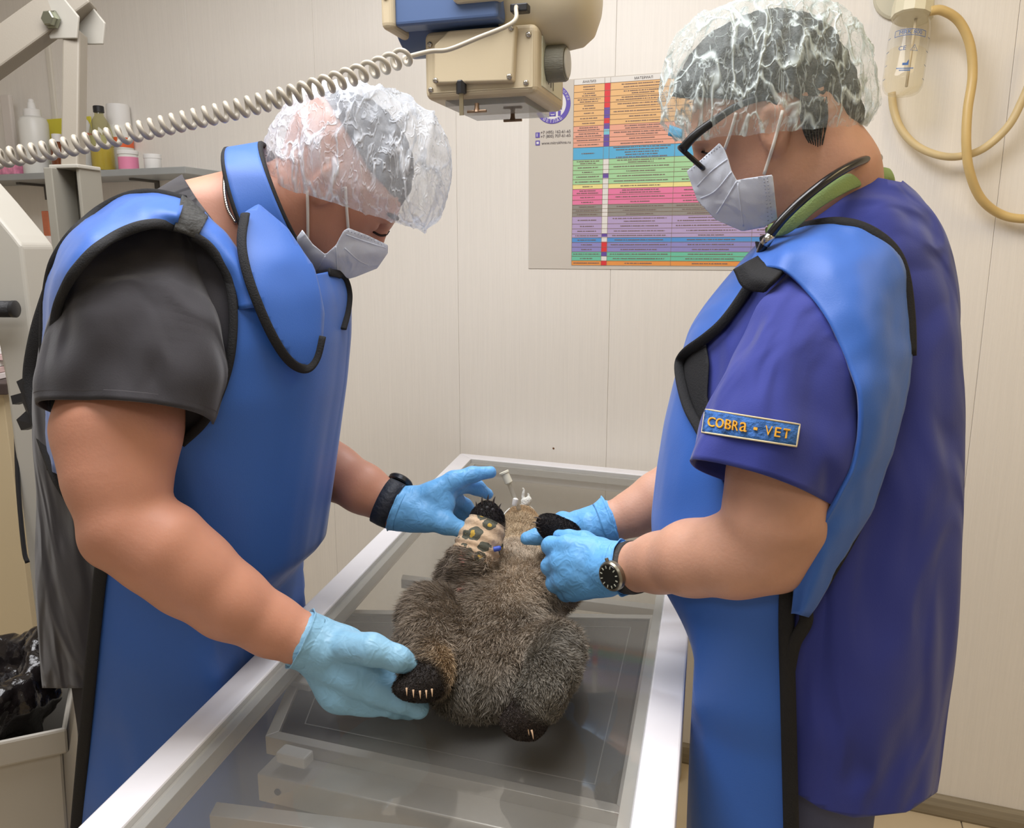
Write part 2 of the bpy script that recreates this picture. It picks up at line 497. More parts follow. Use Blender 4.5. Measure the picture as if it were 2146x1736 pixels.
struct(box('wall_left', wp(S0 - 0.03, CEIL / 2, DEPTH / 2), (0.03, DEPTH / 2, CEIL / 2), wall_m, Rm=WR))
struct(box('wall_right', wp(S1 + 0.03, CEIL / 2, DEPTH / 2), (0.03, DEPTH / 2, CEIL / 2), wall_m, Rm=WR))
struct(box('wall_front', wp((S0 + S1) / 2, CEIL / 2, DEPTH + 0.03), ((S1 - S0) / 2, 0.03, CEIL / 2), wall_m, Rm=WR))
# rounded floor moulding along the back wall
pr = [(0, 0), (0.022, 0), (0.024, 0.006), (0.021, 0.03), (0.013, 0.046), (0.006, 0.052), (0, 0.053)]
V = [wp(s, z, o) for s in (S0, S1) for o, z in pr]; n = len(pr)
Fc = [[k, (k + 1) % n, n + (k + 1) % n, n + k] for k in range(n)] + [list(range(n))[::-1], list(range(n, 2 * n))]
struct(mesh_obj('baseboard_back', V, Fc, base_m, smooth=False))
# pale joining strip on the wall behind the shelf
sx = ws(W(108, 150))
struct(box('trim_1', wp(sx, 1.75, 0.004), (0.010, 0.005, 0.85), mat('trim_white', (228, 222, 208), 0.35), Rm=WR, bevel=0.003))

# flat ceiling lamp housings over the area lights; the shelf one is added, unlit
lamp_m = mat('lamp_housing_white', (240, 240, 238), 0.4)
for (x, y), (hx, hy), lab in (((-0.45, 1.0), (0.82, 0.52), 'white ceiling lamp housing over the table'), ((1.45, 0.55), (0.32, 0.62), 'white ceiling lamp housing by the right wall'),
                              ((-0.6, -0.9), (0.62, 0.32), 'white ceiling lamp housing behind the photographer'), ((-1.5, 1.5), (0.32, 0.32), 'added square lamp housing without a light by the shelf')):
    t = thing('ceiling_lamp', lab, 'lamp', (x, y, 2.64))
    box('lamp_housing', (x, y, 2.643), (hx, hy, 0.006), lamp_m, t)

# ================================================================== things on the wall
# ---- chart poster
ink = {}
def inkm(rgb):
    k = 'print_%d_%d_%d' % rgb
    return mat(k, rgb, 0.45)
z_top, z_bot = W(1201, 168)[2], W(1201, 556)[2]
s_l = ws(W(1201, 360)); s_film = ws(W(1116, 380))
s_c1, s_c2 = ws(W(1264, 360)), ws(W(1276, 360))
s_c3, s_c4 = ws(W(1411, 400)), ws(W(1576, 480))
s_r = s_c4 + 0.10
poster = thing('wall_poster', 'lab test chart poster of coloured rows in clear film on the cream wall', 'poster', wp((s_l + s_r) / 2, (z_top + z_bot) / 2, 0.001))
zf0, zf1 = W(1116, 563)[2], W(1120, 172)[2]
box('clear_film', wp((s_film + s_r) / 2 + 0.02, (zf0 + zf1) / 2, 0.0012), ((s_r - s_film) / 2 + 0.03, 0.0006, (zf1 - zf0) / 2), mat('poster_film', (214, 206, 194), 0.22, coat=0.3), poster, Rm=WR)
def zy(y): return z_top + (z_bot - z_top) * (y - 115) / (1640 - 115)
ORG, SAL, BLU, GRN, YEL, PNK, GRY, LIL, BL2, PUR, TEA, OR2, WHT = ((238, 190, 130), (238, 172, 146), (96, 180, 220), (170, 216, 162), (242, 228, 150), (236, 130, 168), (152, 146, 138), (186, 166, 204), (92, 152, 214), (150, 144, 200), (116, 200, 168), (238, 158, 84), (232, 228, 220))
rows = [(WHT, [115, 158]), (ORG, [158, 215, 262, 310, 365, 408, 447, 487]), (SAL, [487, 535, 585, 620, 660]), (BLU, [660, 760]), (GRN, [760, 805, 845, 880, 920, 962]),
        (YEL, [962, 1000]), (PNK, [1000, 1050, 1090, 1130]), (GRY, [1130, 1165, 1195, 1228]), (LIL, [1228, 1290, 1330, 1372, 1405]), (BL2, [1405, 1445]),
        (PUR, [1445, 1485, 1525]), (TEA, [1525, 1562, 1600]), (OR2, [1600, 1640])]
RED, VIO, CYA = (226, 62, 66), (110, 84, 164), (130, 200, 214)
key = [(RED, 158, 350), (VIO, 350, 435), (RED, 435, 475), (VIO, 475, 520), (CYA, 520, 565), (VIO, 565, 660), (BLU, 660, 760), (WHT, 760, 875), (VIO, 875, 915), (WHT, 915, 1370), (VIO, 1370, 1400),
       (WHT, 1400, 1440), (RED, 1440, 1525), (VIO, 1525, 1562), (WHT, 1562, 1600), (RED, 1600, 1640)]
def flat_quads(name, quads, m, parent, off):
    V, Fc = [], []
    for s0, s1, z0, z1 in quads:
        n = len(V); V += [wp(s0, z0, off), wp(s1, z0, off), wp(s1, z1, off), wp(s0, z1, off)]; Fc.append([n, n + 1, n + 2, n + 3])
    return mesh_obj(name, V, Fc, m, parent, smooth=False)
for colr, ys in rows:
    for a, b in zip(ys[:-1], ys[1:]):
        pass
    flat_quads('chart_band', [(s_l, s_r, zy(ys[-1]), zy(ys[0]))], inkm(colr), poster, 0.0022)
for colr, a, b in key:
    flat_quads('chart_key', [(s_c1, s_c2, zy(b), zy(a))], inkm(colr), poster, 0.0026)
lines, words_ = [], []
for colr, ys in rows:
    for a, b in zip(ys[:-1], ys[1:]):
        lines.append((s_l, s_r, zy(b) - 0.0004, zy(b) + 0.0004))
        if a == 115: continue
        for c0, c1 in ((s_l, s_c1), (s_c2, s_c3), (s_c3, s_c4), (s_c4, s_r)):
            nl = 2 if b - a > 44 and random.random() < 0.8 else 1
            if b - a > 90: nl = 5 if c0 == s_c2 else 1
            for q in range(nl):
                zc = zy(a + (b - a) * (q + 0.5 + (0.12 if nl == 2 else 0) * (1 - 2 * q)) / nl); full = random.uniform(0.3, 0.92) * (c1 - c0)
                x = (c0 + c1) / 2 - full / 2
                while x < (c0 + c1) / 2 + full / 2:
                    wl = random.uniform(0.0015, 0.006)
                    words_.append((x, min(x + wl, (c0 + c1) / 2 + full / 2), zc - 0.0011, zc + 0.0011)); x += wl + random.choice((0.0006, 0.0006, 0.002))
for s in (s_l, s_c1, s_c2, s_c3, s_c4): lines.append((s - 0.0004, s + 0.0004, z_bot, z_top))
flat_quads('chart_lines', lines, mat('print_line', (150, 130, 110), 0.6), poster, 0.0030)
flat_quads('chart_wording', words_, mat('print_text', (132, 112, 104), 0.6), poster, 0.0030)
def wall_text(name, body, c, size, m, parent, off, ang=0.0, sx=1.0):
    V, Fc = text_vf(body, size)
    V[:, 0] *= sx
    ca, sa = math.cos(ang), math.sin(ang)
    X = V[:, 0] * ca - V[:, 1] * sa; Y = V[:, 0] * sa + V[:, 1] * ca
    return mesh_obj(name, np.array([c + WT * x + UP * y - WN * off for x, y in zip(X, Y)]), Fc, m, parent, smooth=False)
dark_ink = mat('print_dark', (88, 80, 84), 0.6); violet = mat('print_violet', (104, 88, 176), 0.5)
wall_text('heading', 'АНАЛИЗ', wp((s_l + s_c1) / 2, zy(137)), 0.0085, dark_ink, poster, 0.003)
wall_text('heading', 'МАТЕРИАЛ', wp((s_c2 + s_c3) / 2, zy(137)), 0.0085, dark_ink, poster, 0.003)
# round logo: violet ring, lettering, retort emblem
lc = W(1159, 219); rr = np.linalg.norm(W(1196, 219) - W(1122, 219)) / 2
def ring(name, c, r0, r1, m, parent, off, seg=48):
    a = np.linspace(0, 2 * math.pi, seg, endpoint=False)
    V = [c + (WT * math.cos(t) + UP * math.sin(t)) * r - WN * off for r in (r0, r1) for t in a]
    return mesh_obj(name, V, [[k, (k + 1) % seg, seg + (k + 1) % seg, seg + k] for k in range(seg)], m, parent, smooth=False)
wh_ink = mat('print_white', (232, 228, 224), 0.5)
ring('logo_disc', lc, 0.0005, rr * 0.8, wh_ink, poster, 0.0024)
ring('logo_ring', lc, rr * 0.755, rr, violet, poster, 0.0028)
def arc_text(body, c, r, a0, step, size, flip):
    for i, ch in enumerate(body):
        if ch == ' ': continue
        a = a0 + step * i
        wall_text('logo_letter', ch, c + (WT * math.cos(a) + UP * math.sin(a)) * r, size, wh_ink, poster, 0.0032, ang=a + (math.pi / 2 if flip else -math.pi / 2))
arc_text('ВЕТЛАБ', lc, rr * 0.875, math.radians(-122), math.radians(12.8), rr * 0.24, True)
arc_text('ЛАБОРАТОРИЯ', lc, rr * 0.875, math.radians(118), -math.radians(10.5), rr * 0.17, False)
flat_quads('logo_emblem', [(ws(lc) - rr * .18, ws(lc) + rr * .18, lc[2] - rr * .62, lc[2] - rr * .55), (ws(lc) - rr * .18, ws(lc) - rr * .11, lc[2] - rr * .62, lc[2] - rr * .05), (ws(lc) + rr * .11, ws(lc) + rr * .18, lc[2] - rr * .62, lc[2] - rr * .1),
                           (ws(lc) - rr * .1, ws(lc) + rr * .1, lc[2] - rr * .5, lc[2] - rr * .38), (ws(lc) + rr * .24, ws(lc) + rr * .52, lc[2] - rr * .3, lc[2] + rr * .16), (ws(lc) + rr * .3, ws(lc) + rr * .46, lc[2] - rr * .62, lc[2] - rr * .34)], violet, poster, 0.003)
flat_quads('contact_icon', [(ws(W(1123, 283)), ws(W(1132, 283)), W(1127, 289)[2], W(1127, 278)[2]), (ws(W(1123, 300)), ws(W(1132, 300)), W(1127, 305)[2], W(1127, 295)[2])], violet, poster, 0.003)
flat_quads('icon_glyph', [(ws(W(1125.5, 283)), ws(W(1127, 283)), W(1127, 287)[2], W(1127, 280)[2])], wh_ink, poster, 0.0034)
flat_quads('icon_glyph', [(ws(W(1125, 300)), ws(W(1130, 300)), W(1127, 302.5)[2], W(1127, 297.5)[2])], wh_ink, poster, 0.0034)
wall_text('phone_number', '+7 (495) 162-61-65', W(1165, 277), 0.0105, dark_ink, poster, 0.003)
wall_text('phone_number', '+7 (800) 707-61-65', W(1165, 285.5), 0.0105, dark_ink, poster, 0.003)
wall_text('web_address', 'www.mitrokhina.ru', W(1166, 299.5), 0.0103, dark_ink, poster, 0.003)

# ---- humidifier bottle with hoses
rub = mat('latex_hose', (214, 184, 122), 0.38, sss=0.0, var=0.04, vscale=30)
cap_iv = mat('ivory_plastic', (226, 218, 188), 0.4)
hb = thing('humidifier_bottle', 'clear humidifier bottle half full of water with ivory lid on the wall', 'bottle', W(1900, 190, 0.085))
c0 = W(1902, 100, 0.085); dB = proj([c0])[0][2]
tilt = basis(unit(P(1916, 10, dB) - P(1890, 195, dB)), WT)
cb = P(1889, 193, dB); hB = np.linalg.norm(P(1912, 36, dB) - cb)
rB = R(40, dB)
glass_m = clear_mat('bottle_glass', (252, 251, 247), 0.02, 1.4, 1.0, milky=0.05)
lathe('bottle_wall', [(rB * .55, 0), (rB * .86, 0.002), (rB * .98, 0.012), (rB, 0.03), (rB, hB * .8), (rB * .93, hB * .9), (rB * .8, hB)], cb, glass_m, hb, tilt, 40)
lathe('water', [(rB * .5, 0.003), (rB * .82, 0.006), (rB * .94, 0.016), (rB * .95, 0.03), (rB * .95, hB * .52)], cb, clear_mat('water', (254, 252, 246), 0.02, 1.15, 1.0), hb, tilt, 40)
tube('dip_tube', np.array([cb + tilt @ np.array([rB * .2, 0, 0.012]), cb + tilt @ np.array([rB * .2, 0, hB])]), 0.003, mat('dip_tube_plastic', (214, 200, 172), 0.4), hb)
lid = lathe('lid', [(rB * .9, hB - 0.004), (rB * 1.02, hB - 0.002), (rB * 1.02, hB + 0.02), (rB * .94, hB + 0.045), (rB * .8, hB + 0.05)], cb, cap_iv, hb, tilt, 12, smooth=False)
lathe('coupling', [(0.010, hB + 0.045), (0.010, hB + 0.06), (0.016, hB + 0.062), (0.016, hB + 0.085), (0.011, hB + 0.087), (0.011, hB + 0.12)], cb, mat('chrome', (200, 198, 195), 0.2, metal=1.0), hb, tilt, 20)
blue_ink = mat('print_blue', (60, 100, 160), 0.5)
def on_bottle(V2, u, v, r=rB * 1.012):
    """wrap flat lettering round the bottle: u turns (radians) from the side facing the camera, v height"""
    toc = unit((CAM - cb) @ tilt * np.array([1, 1, 0])); a0 = math.atan2(toc[1], toc[0])
    return np.array([cb + tilt @ np.array([r * math.cos(a0 + u + x / r), r * math.sin(a0 + u + x / r), v + y]) for x, y, _ in V2])
V, Fc = text_vf('MRK 800', 0.0125); mesh_obj('product_lettering', on_bottle(V, 0.05, hB * .68), Fc, blue_ink, hb, smooth=False)
fr = [[-.033, -.0065], [.033, -.0065], [.033, .0065], [-.033, .0065]]
Vs, Fs = [], []
for (x0, y0), (x1, y1) in zip(fr, fr[1:] + fr[:1]):
    for q in range(10):
        a, b = q / 10, (q + 1) / 10; n_ = len(Vs); w = 0.0006
        xa, ya, xb, yb = x0 + (x1 - x0) * a, y0 + (y1 - y0) * a, x0 + (x1 - x0) * b, y0 + (y1 - y0) * b
        ox, oy = (0, w) if y0 == y1 else (w, 0)
        Vs += [(xa - ox, ya - oy, 0), (xb - ox, yb - oy, 0), (xb + ox, yb + oy, 0), (xa + ox, ya + oy, 0)]; Fs.append([n_, n_ + 1, n_ + 2, n_ + 3])
mesh_obj('lettering_frame', on_bottle(Vs, 0.05, hB * .68), Fs, blue_ink, hb, smooth=False)
V, Fc = text_vf('CE', 0.013); mesh_obj('approval_mark', on_bottle(V, -0.25, hB * .47), Fc, blue_ink, hb, smooth=False)
V, Fc = text_vf('!', 0.009); mesh_obj('warning_mark', on_bottle(V, 0.32, hB * .465), Fc, blue_ink, hb, smooth=False)
tri = []
for k in range(3):
    a, b = [np.array([math.sin(2 * math.pi * q / 3), math.cos(2 * math.pi * q / 3) * 1.0]) for q in (k, k + 1)]
    n_ = len(tri); tri += [(*(a * .009), 0), (*(b * .009), 0), (*(b * .0075), 0), (*(a * .0075), 0)]
mesh_obj('warning_triangle', on_bottle(tri, 0.32, hB * .465), [[0, 1, 2, 3], [4, 5, 6, 7], [8, 9, 10, 11]], blue_ink, hb, smooth=False)
em = [(-.006, -.004, 0), (.006, -.004, 0), (.006, .001, 0), (-.006, .001, 0), (.002, .001, 0), (.006, .001, 0), (.006, .008, 0), (.0045, .006, 0),
      (-.017, -.011, 0), (.017, -.011, 0), (.017, -.0085, 0), (-.017, -.0085, 0), (-.011, -.016, 0), (.011, -.016, 0), (.011, -.0135, 0), (-.011, -.0135, 0)]
mesh_obj('maker_mark', on_bottle(em, 0.0, hB * .27), [[0, 1, 2, 3], [4, 5, 6, 7], [8, 9, 10, 11], [12, 13, 14, 15]], blue_ink, hb, smooth=False)
ticks = []
for k in range(4):
    v = hB * (0.12 + .18 * k) - hB * .3; n_ = len(ticks); ticks += [(-.005, v, 0), (.005, v, 0), (.005, v + .0012, 0), (-.005, v + .0012, 0)]
for k in range(4):
    for u_ in (-1.15, 1.2): mesh_obj('level_mark', on_bottle(ticks[4 * k:4 * k + 4], u_, hB * .3), [[0, 1, 2, 3]], blue_ink, hb, smooth=False)
go = thing('gas_outlet', 'round pale outlet plate on the wall behind the bottle lid', 'outlet', W(1862, 2))
lathe('outlet_plate', [(0.055, 0), (0.055, 0.008), (0.05, 0.012), (0.03, 0.013)], W(1885, -12), mat('outlet_plate_pale', (214, 208, 184), 0.4), go, basis(-WN, WT), 32)
cT = cb + tilt @ np.array([0, 0, hB + 0.102]); oT = WC - float(cT @ WN)            # where the bottle hangs from its coupling
lathe('outlet_nozzle', [(0.02, 0.010), (0.02, 0.03), (0.015, 0.032), (0.015, oT), (0.012, oT + 0.004)], cT + WN * oT, MATS['chrome'], go, basis(-WN, WT), 20)
hp = [(1949, 23, .085), (1975, 22, .082), (2010, 45, .068), (2033, 95, .060), (2038, 160, .060), (2028, 230, .070), (2025, 300, .076), (2032, 360, .070), (2055, 415, .050), (2095, 448, .03), (2146, 459, .03), (2240, 455, .03)]
tag(tube('rubber_hose', catmull([W(*q) for q in hp], 90), R(9.5, dB), rub, seg=14), 'tan rubber hose curving down from the bottle lid', 'hose')
dw = proj([W(2000, 250, 0.02)])[0][2]
hp = [(1869, 194), (1873, 230), (1888, 270), (1920, 305), (1965, 325), (2010, 328), (2060, 312), (2110, 268), (2140, 215), (2165, 150), (2180, 60)]
tag(tube('loop_hose', catmull([W(*q, .0125 + .030 * min(1, max(0, i - 1) / 3)) for i, q in enumerate(hp)], 90), 0.0085, mat('pale_latex_hose', (216, 194, 146), 0.45, var=0.04, vscale=40), seg=14), 'pale hose hanging in a loop on the wall beneath the bottle', 'hose')

# small brown speck stuck on the wall above the table
q = W(1160, 940)
tag(mesh_obj('wall_speck', *lathe_vf([(0.0005, 0), (0.003, 0.0006), (0.002, 0.0018), (0.0004, 0.002)], q, basis(-WN, WT), 10), mat('speck_brown', (120, 84, 52), 0.7)), 'tiny brown speck on the cream wall above the table', 'speck')

# ---- shelf with bottles
sh_m = mat('shelf_grey', (158, 160, 158), 0.35, var=0.05, vscale=12)
shz = PL(200, 357, WN, WC - 0.17)[2]
sA, sB = S0, ws(W(470, 362))
shelf = thing('wall_shelf', 'grey shelf on the wall carrying the medicine bottles', 'shelf', wp((sA + sB) / 2, shz - 0.012, 0.085))
box('shelf_board', wp((sA + sB) / 2, shz - 0.010, 0.086), ((sB - sA) / 2, 0.085, 0.010), sh_m, shelf, Rm=WR, bevel=0.002)
for px in (97, 330):
    sb = ws(W(px, 380))
    boxes('bracket', [(wp(sb, shz - 0.045, 0.003), (0.008, 0.003, 0.025), WR, 0), (wp(sb, shz - 0.0235, 0.055), (0.008, 0.055, 0.0035), WR, 0)], mat('bracket_dark', (96, 92, 86), 0.5), shelf)
def shelf_pos(px, dep):
    a = W(px, 350); s = ws(PL(px, 350, WN, WC - dep)); return wp(s, shz, dep)
def prof(points, w, h): return [(r * w, z * h) for r, z in points]
def sh_size(px, dep, wpx, hpx):
    p = shelf_pos(px, dep); d = proj([p])[0][2]; return p, R(wpx, d) / 2, R(hpx, d)
bot_w = mat('bottle_white', (232, 231, 224), 0.35); bot_ww = mat('bottle_white_matte', (236, 234, 230), 0.5)
p, w, h = sh_size(80, 0.10, 56, 152)
t = thing('dropper_bottle', 'tall white dropper bottle with stepped nozzle on the shelf', 'bottle', p)
lathe('bottle_body', prof([(.96, 0), (1, .02), (1, .68), (.9, .74), (.62, .77)], w, h), p, bot_w, t)
lathe('nozzle', prof([(.6, .77), (.58, .86), (.3, .87), (.26, .95), (.2, .955), (.2, .985), (.1, 1.0)], w, h), p, bot_ww, t)
p, w, h = sh_size(126, 0.11, 31, 80)
t = thing('brown_bottle', 'small amber glass bottle with white cap on the shelf', 'bottle', p)
lathe('bottle_body', prof([(.95, 0), (1, .03), (1, .62), (.7, .76), (.55, .8)], w, h), p, mat('amber_glass', (112, 56, 24), 0.12, coat=0.6), t)
lathe('cap', prof([(.62, .8), (.66, .81), (.66, .99), (.6, 1)], w, h), p, bot_ww, t)
p, w, h = sh_size(178, 0.07, 42, 128)
t = thing('antiseptic_bottle', 'white bottle with orange band behind the grey post', 'bottle', p)
lathe('bottle_body', prof([(.95, 0), (1, .02), (1, .7), (.7, .84), (.4, .9), (.38, 1)], w, h), p, bot_w, t)
lathe('label', prof([(1.02, .46), (1.02, .64)], w, h), p, mat('label_orange', (232, 104, 56), 0.5), t)
p, w, h = sh_size(218, 0.13, 46, 130)
t = thing('vial', 'glass vial of yellow liquid with black stopper on the shelf', 'vial', p)
lathe('glass', prof([(.95, 0), (1, .02), (1, .58), (.78, .74), (.4, .85), (.36, .92)], w, h), p, clear_mat('vial_glass', (240, 238, 205), 0.03, 1.5, 0.95, milky=0.1), t)
lathe('liquid', prof([(.9, .015), (.95, .03), (.95, .38)], w, h), p, mat('liquid_yellow', (214, 190, 30), 0.15, sss=0.0), t)
lathe('label', prof([(1.015, .38), (1.015, .54)], w, h), p, mat('label_grey_green', (168, 164, 110), 0.5), t)
lathe('stopper', prof([(.44, .9), (.46, .905), (.46, .99), (.42, 1)], w, h), p, mat('stopper_black', (36, 36, 38), 0.4), t)
p, w, h = sh_size(258, 0.035, 48, 138)
t = thing('spray_can', 'white spray can with orange square label on the shelf', 'can', p)
lathe('can_body', prof([(.96, 0), (1, .01), (1, .68), (.96, .7)], w, h), p, bot_w, t)
lathe('cap', prof([(.94, .7), (.94, .97), (.9, 1)], w, h), p, bot_ww, t)
lathe('label', prof([(1.015, .38), (1.015, .52)], w, h), p, MATS['label_orange'], t)
p, w, h = sh_size(270, 0.125, 40, 40)
t = thing('ointment_jar', 'small jar with pink label and white lid on the shelf', 'jar', p)
lathe('jar_body', prof([(.95, 0), (.97, .04), (.97, .8)], w, h), p, bot_w, t)
lathe('label', prof([(.99, .05), (.99, .66)], w, h), p, mat('label_pink', (232, 140, 172), 0.5), t)
lathe('lid', prof([(1.04, .8), (1.05, .82), (1.05, .98), (1, 1)], w, h), p, bot_ww, t)
p, w, h = sh_size(321, 0.12, 36, 31)
t = tag(mesh_obj('small_pot', *lathe_vf(prof([(.9, 0), (.95, .05), (.95, .7), (1, .72), (1, .97), (.94, 1)], w, h), p), bot_ww), 'plain small white pot at the end of the bottle row', 'pot'); sharp(t)
p, w, h = sh_size(150, 0.012, 130, 118)
t = tag(box('yellow_card', p + UP * h * .5, (w, 0.003, h * .5), mat('card_yellow', (226, 214, 70), 0.5), Rm=WR, bevel=0.002), 'yellow card standing against the wall behind the bottles', 'card')
p, w, h = sh_size(30, 0.05, 26, 165)
t = tag(box('clear_packet', p + UP * h * .5, (w, 0.008, h * .5), mat('packet_film', (224, 216, 208), 0.35), Rm=WR, bevel=0.004), 'tall clear packet leaning at the shelf end', 'packet')
p, w, h = sh_size(28, 0.12, 50, 22)
t = tag(box('pink_packet', p + UP * h * .5, (w, 0.03, h * .5), mat('packet_pink', (236, 150, 180), 0.5, var=0.3, vscale=60), Rm=WR, bevel=0.004), 'small pink packet lying at the shelf end', 'packet')

# ---- counter below the shelf with a red tray and packets
cz = PL(100, 575, WN, WC - 0.30)[2]
cab = thing('wall_cabinet', 'cream cabinet under the shelf against the wall', 'cabinet', wp(-1.98, 0, 0.2))
box('cabinet_body', wp(-1.98, cz / 2 - 0.012, 0.19), (0.36, 0.185, cz / 2 - 0.0125), mat('cabinet_cream', (222, 212, 190), 0.45), cab, Rm=WR, bevel=0.003)
box('cabinet_top', wp(-1.98, cz - 0.011, 0.195), (0.365, 0.192, 0.011), mat('cabinet_top_white', (226, 222, 212), 0.4), cab, Rm=WR, bevel=0.003)
def counter_pos(px, dep): return wp(ws(PL(px, 560, WN, WC - dep)), cz, dep)
tr = counter_pos(100, 0.24)
t = thing('red_tray', 'shallow red tray on the cabinet behind the man in grey', 'tray', tr)
boxes('tray_body', [(tr + UP * .004, (0.11, 0.09, 0.004), WR, 0.002), (tr + UP * .012 - WN * .088, (0.11, 0.003, 0.012), WR, 0.001), (tr + UP * .012 + WN * .088, (0.11, 0.003, 0.012), WR, 0.001),
                    (tr + UP * .012 - WT * .108, (0.003, 0.09, 0.012), WR, 0.001), (tr + UP * .012 + WT * .108, (0.003, 0.09, 0.012), WR, 0.001)], mat('tray_red', (214, 52, 66), 0.35), t)
bx_ = tr + UP * .008
t = thing('plastic_bin', 'clear plastic box holding packets on the red tray', 'box', bx_)
pb = clear_mat('bin_plastic', (232, 214, 208), 0.08, 1.45, 0.95, milky=0.2)
boxes('bin_walls', [(bx_ + UP * .003, (0.075, 0.06, 0.002), WR, 0), (bx_ + UP * .032 - WN * .06, (0.075, 0.0015, 0.03), WR, 0), (bx_ + UP * .032 + WN * .06, (0.075, 0.0015, 0.03), WR, 0),
                    (bx_ + UP * .032 - WT * .074, (0.0015, 0.06, 0.03), WR, 0), (bx_ + UP * .032 + WT * .074, (0.0015, 0.06, 0.03), WR, 0)], pb, t)
for k, (rgb, lab) in enumerate((((150, 132, 168), 'violet paper packet in the clear box'), ((222, 210, 200), 'cream paper packet in the clear box'), ((206, 192, 186), 'pale grey paper packet in the clear box'), ((230, 220, 212), 'white paper packet in the clear box'))):
    q = bx_ + WT * (-.045 + .03 * k) + UP * .058
    tag(box('paper_packet', q, (0.003, 0.04, 0.048), mat('packet_%d' % k, rgb, 0.6), Rm=WR @ basis((0.12 * (k - 2), 0, 1))), lab, 'packet')
q = counter_pos(112, 0.06) + UP * .10
tag(box('orange_box', q, (0.014, 0.012, 0.1), mat('box_orange', (206, 120, 84), 0.5, var=0.25, vscale=14), Rm=WR, bevel=0.002), 'tall thin box with orange print standing against the wall under the shelf', 'box')

# ---- wall socket with cord low on the left
q = W(52, 1165, 0.012)
t = thing('wall_socket', 'small white socket low on the wall beside the waste bin', 'socket', q)
box('socket_plate', q, (0.018, 0.012, 0.045), white_pl, t, Rm=WR, bevel=0.004)
tube('cord', catmull([W(56, 1195, .02), W(60, 1250, .03), W(64, 1330, .03), W(70, 1420, .03), W(78, 1520, 0.03)], 20), 0.005, mat('cord_tan', (150, 120, 82), 0.5), t)

# ================================================================== the table
TZ = 0.87
TL, TRc, BL, BR = PZ(965, 950, TZ), PZ(1466, 998, TZ), PZ(160, 1736, TZ), PZ(1415, 1736, TZ)
BL = TL + (BL - TL) * 1.22; BR = TRc + (BR - TRc) * 1.30
rail_m = mat('rail_white_metal', (236, 234, 237), 0.3, var=0.02, vscale=15)
rail_in = mat('rail_inner_grey', (206, 205, 204), 0.35)
Q0 = [TL, TRc, BR, BL]
def inset(Q, w):
    Q = [np.asarray(q)[:2] for q in Q]; n = len(Q); c = sum(Q) / n; L = []
    for i in range(n):
        a, b = Q[i], Q[(i + 1) % n]; t = unit(np.append(b - a, 0))[:2]; nn = np.array([-t[1], t[0]])
        if nn @ (c - a) < 0: nn = -nn
        L.append((a + nn * w, t))
    out = []
    for i in range(n):
        (a, t), (b, u) = L[i - 1], L[i]
        M = np.array([t, -u]).T; k = np.linalg.solve(M, b - a); out.append(a + t * k[0])
    return out
def prism_vf(poly, z0, z1):
    n = len(poly); V = [(*p[:2], z0) for p in poly] + [(*p[:2], z1) for p in poly]
    return np.array(V, float), [list(range(n))[::-1], list(range(n, 2 * n))] + [[k, (k + 1) % n, n + (k + 1) % n, n + k] for k in range(n)]
def prism(name, poly, z0, z1, m, parent, bevel=0.0):
    V, Fc = prism_vf(poly, z0, z1); o = mesh_obj(name, V, Fc, m, parent, smooth=False)
    if bevel:
        md = o.modifiers.new('bevel', 'BEVEL'); md.width = bevel; md.segments = 2
    return o
table = thing('xray_table', 'long examination table with clear acrylic top and white metal frame', 'table', (*(sum(Q0) / 4)[:2], 0))
I1 = inset(Q0, 0.045); I2 = inset(Q0, 0.060)
for i in range(4):
    j = (i + 1) % 4
    r_ = prism('rail', [Q0[i], Q0[j], I1[j], I1[i]], TZ - 0.055, TZ, rail_m, table, 0.003)
    prism('rail_lip', [I1[i], I1[j], I2[j], I2[i]], TZ - 0.03, TZ - 0.010, rail_in, r_, 0.001)
acr = clear_mat('acrylic', (246, 246, 244), 0.05, 2.35, 0.985, milky=0.08)
prism('clear_top', inset(Q0, 0.0465), TZ - 0.0085, TZ - 0.001, acr, table)
leg_m = mat('table_leg_grey', (176, 174, 172), 0.4)
for i, (fx, fy) in enumerate(((0, 0), (1, 0), (0, 1), (1, 1))):
    I3 = inset(Q0, 0.035)
    c = np.array(I3[{(0, 0): 0, (1, 0): 1, (1, 1): 2, (0, 1): 3}[(fx, fy)]])
    box('leg', (*c, (TZ - 0.055) / 2), (0.022, 0.022, (TZ - 0.055) / 2), leg_m, table, Rm=rotz(-A20), bevel=0.003)
# bearer frame and detector tray under the clear top
tz = 0.80
plate = [PZ(690, 1288, tz), PZ(1362, 1300, tz), PZ(1292, 1690, tz), PZ(585, 1537, tz)]
tray = thing('detector_tray', 'dark flat detector tray in a metal frame under the clear table top', 'tray', (*(sum(plate) / 4)[:2], tz))
prism('detector_plate', plate, tz - 0.018, tz, mat('detector_dark', (44, 44, 48), 0.38, var=0.06, vscale=6), tray, 0.004)
outer = inset(plate, -0.016)
al = mat('aluminium', (186, 184, 182), 0.36, metal=0.35, var=0.04, vscale=20)
for i in range(4):
    j = (i + 1) % 4
    prism('tray_edge', [plate[i], plate[j], outer[j], outer[i]], tz - 0.024, tz + 0.003, al, tray, 0.001)
ln = inset(plate, 0.03); ln2 = inset(plate, 0.0315)
for i in range(4):
    j = (i + 1) % 4
    prism('marking_line', [ln[i], ln[j], ln2[j], ln2[i]], tz - 0.0005, tz + 0.0006, mat('marking_grey', (128, 128, 130), 0.5), tray)
for px, py in ((632, 1432), (618, 1586)):
    q = PZ(px, py, tz + 0.004)
    box('clip', q, (0.022, 0.011, 0.008), mat('clip_white', (222, 222, 224), 0.4), tray, Rm=rotz(-A20), bevel=0.003)
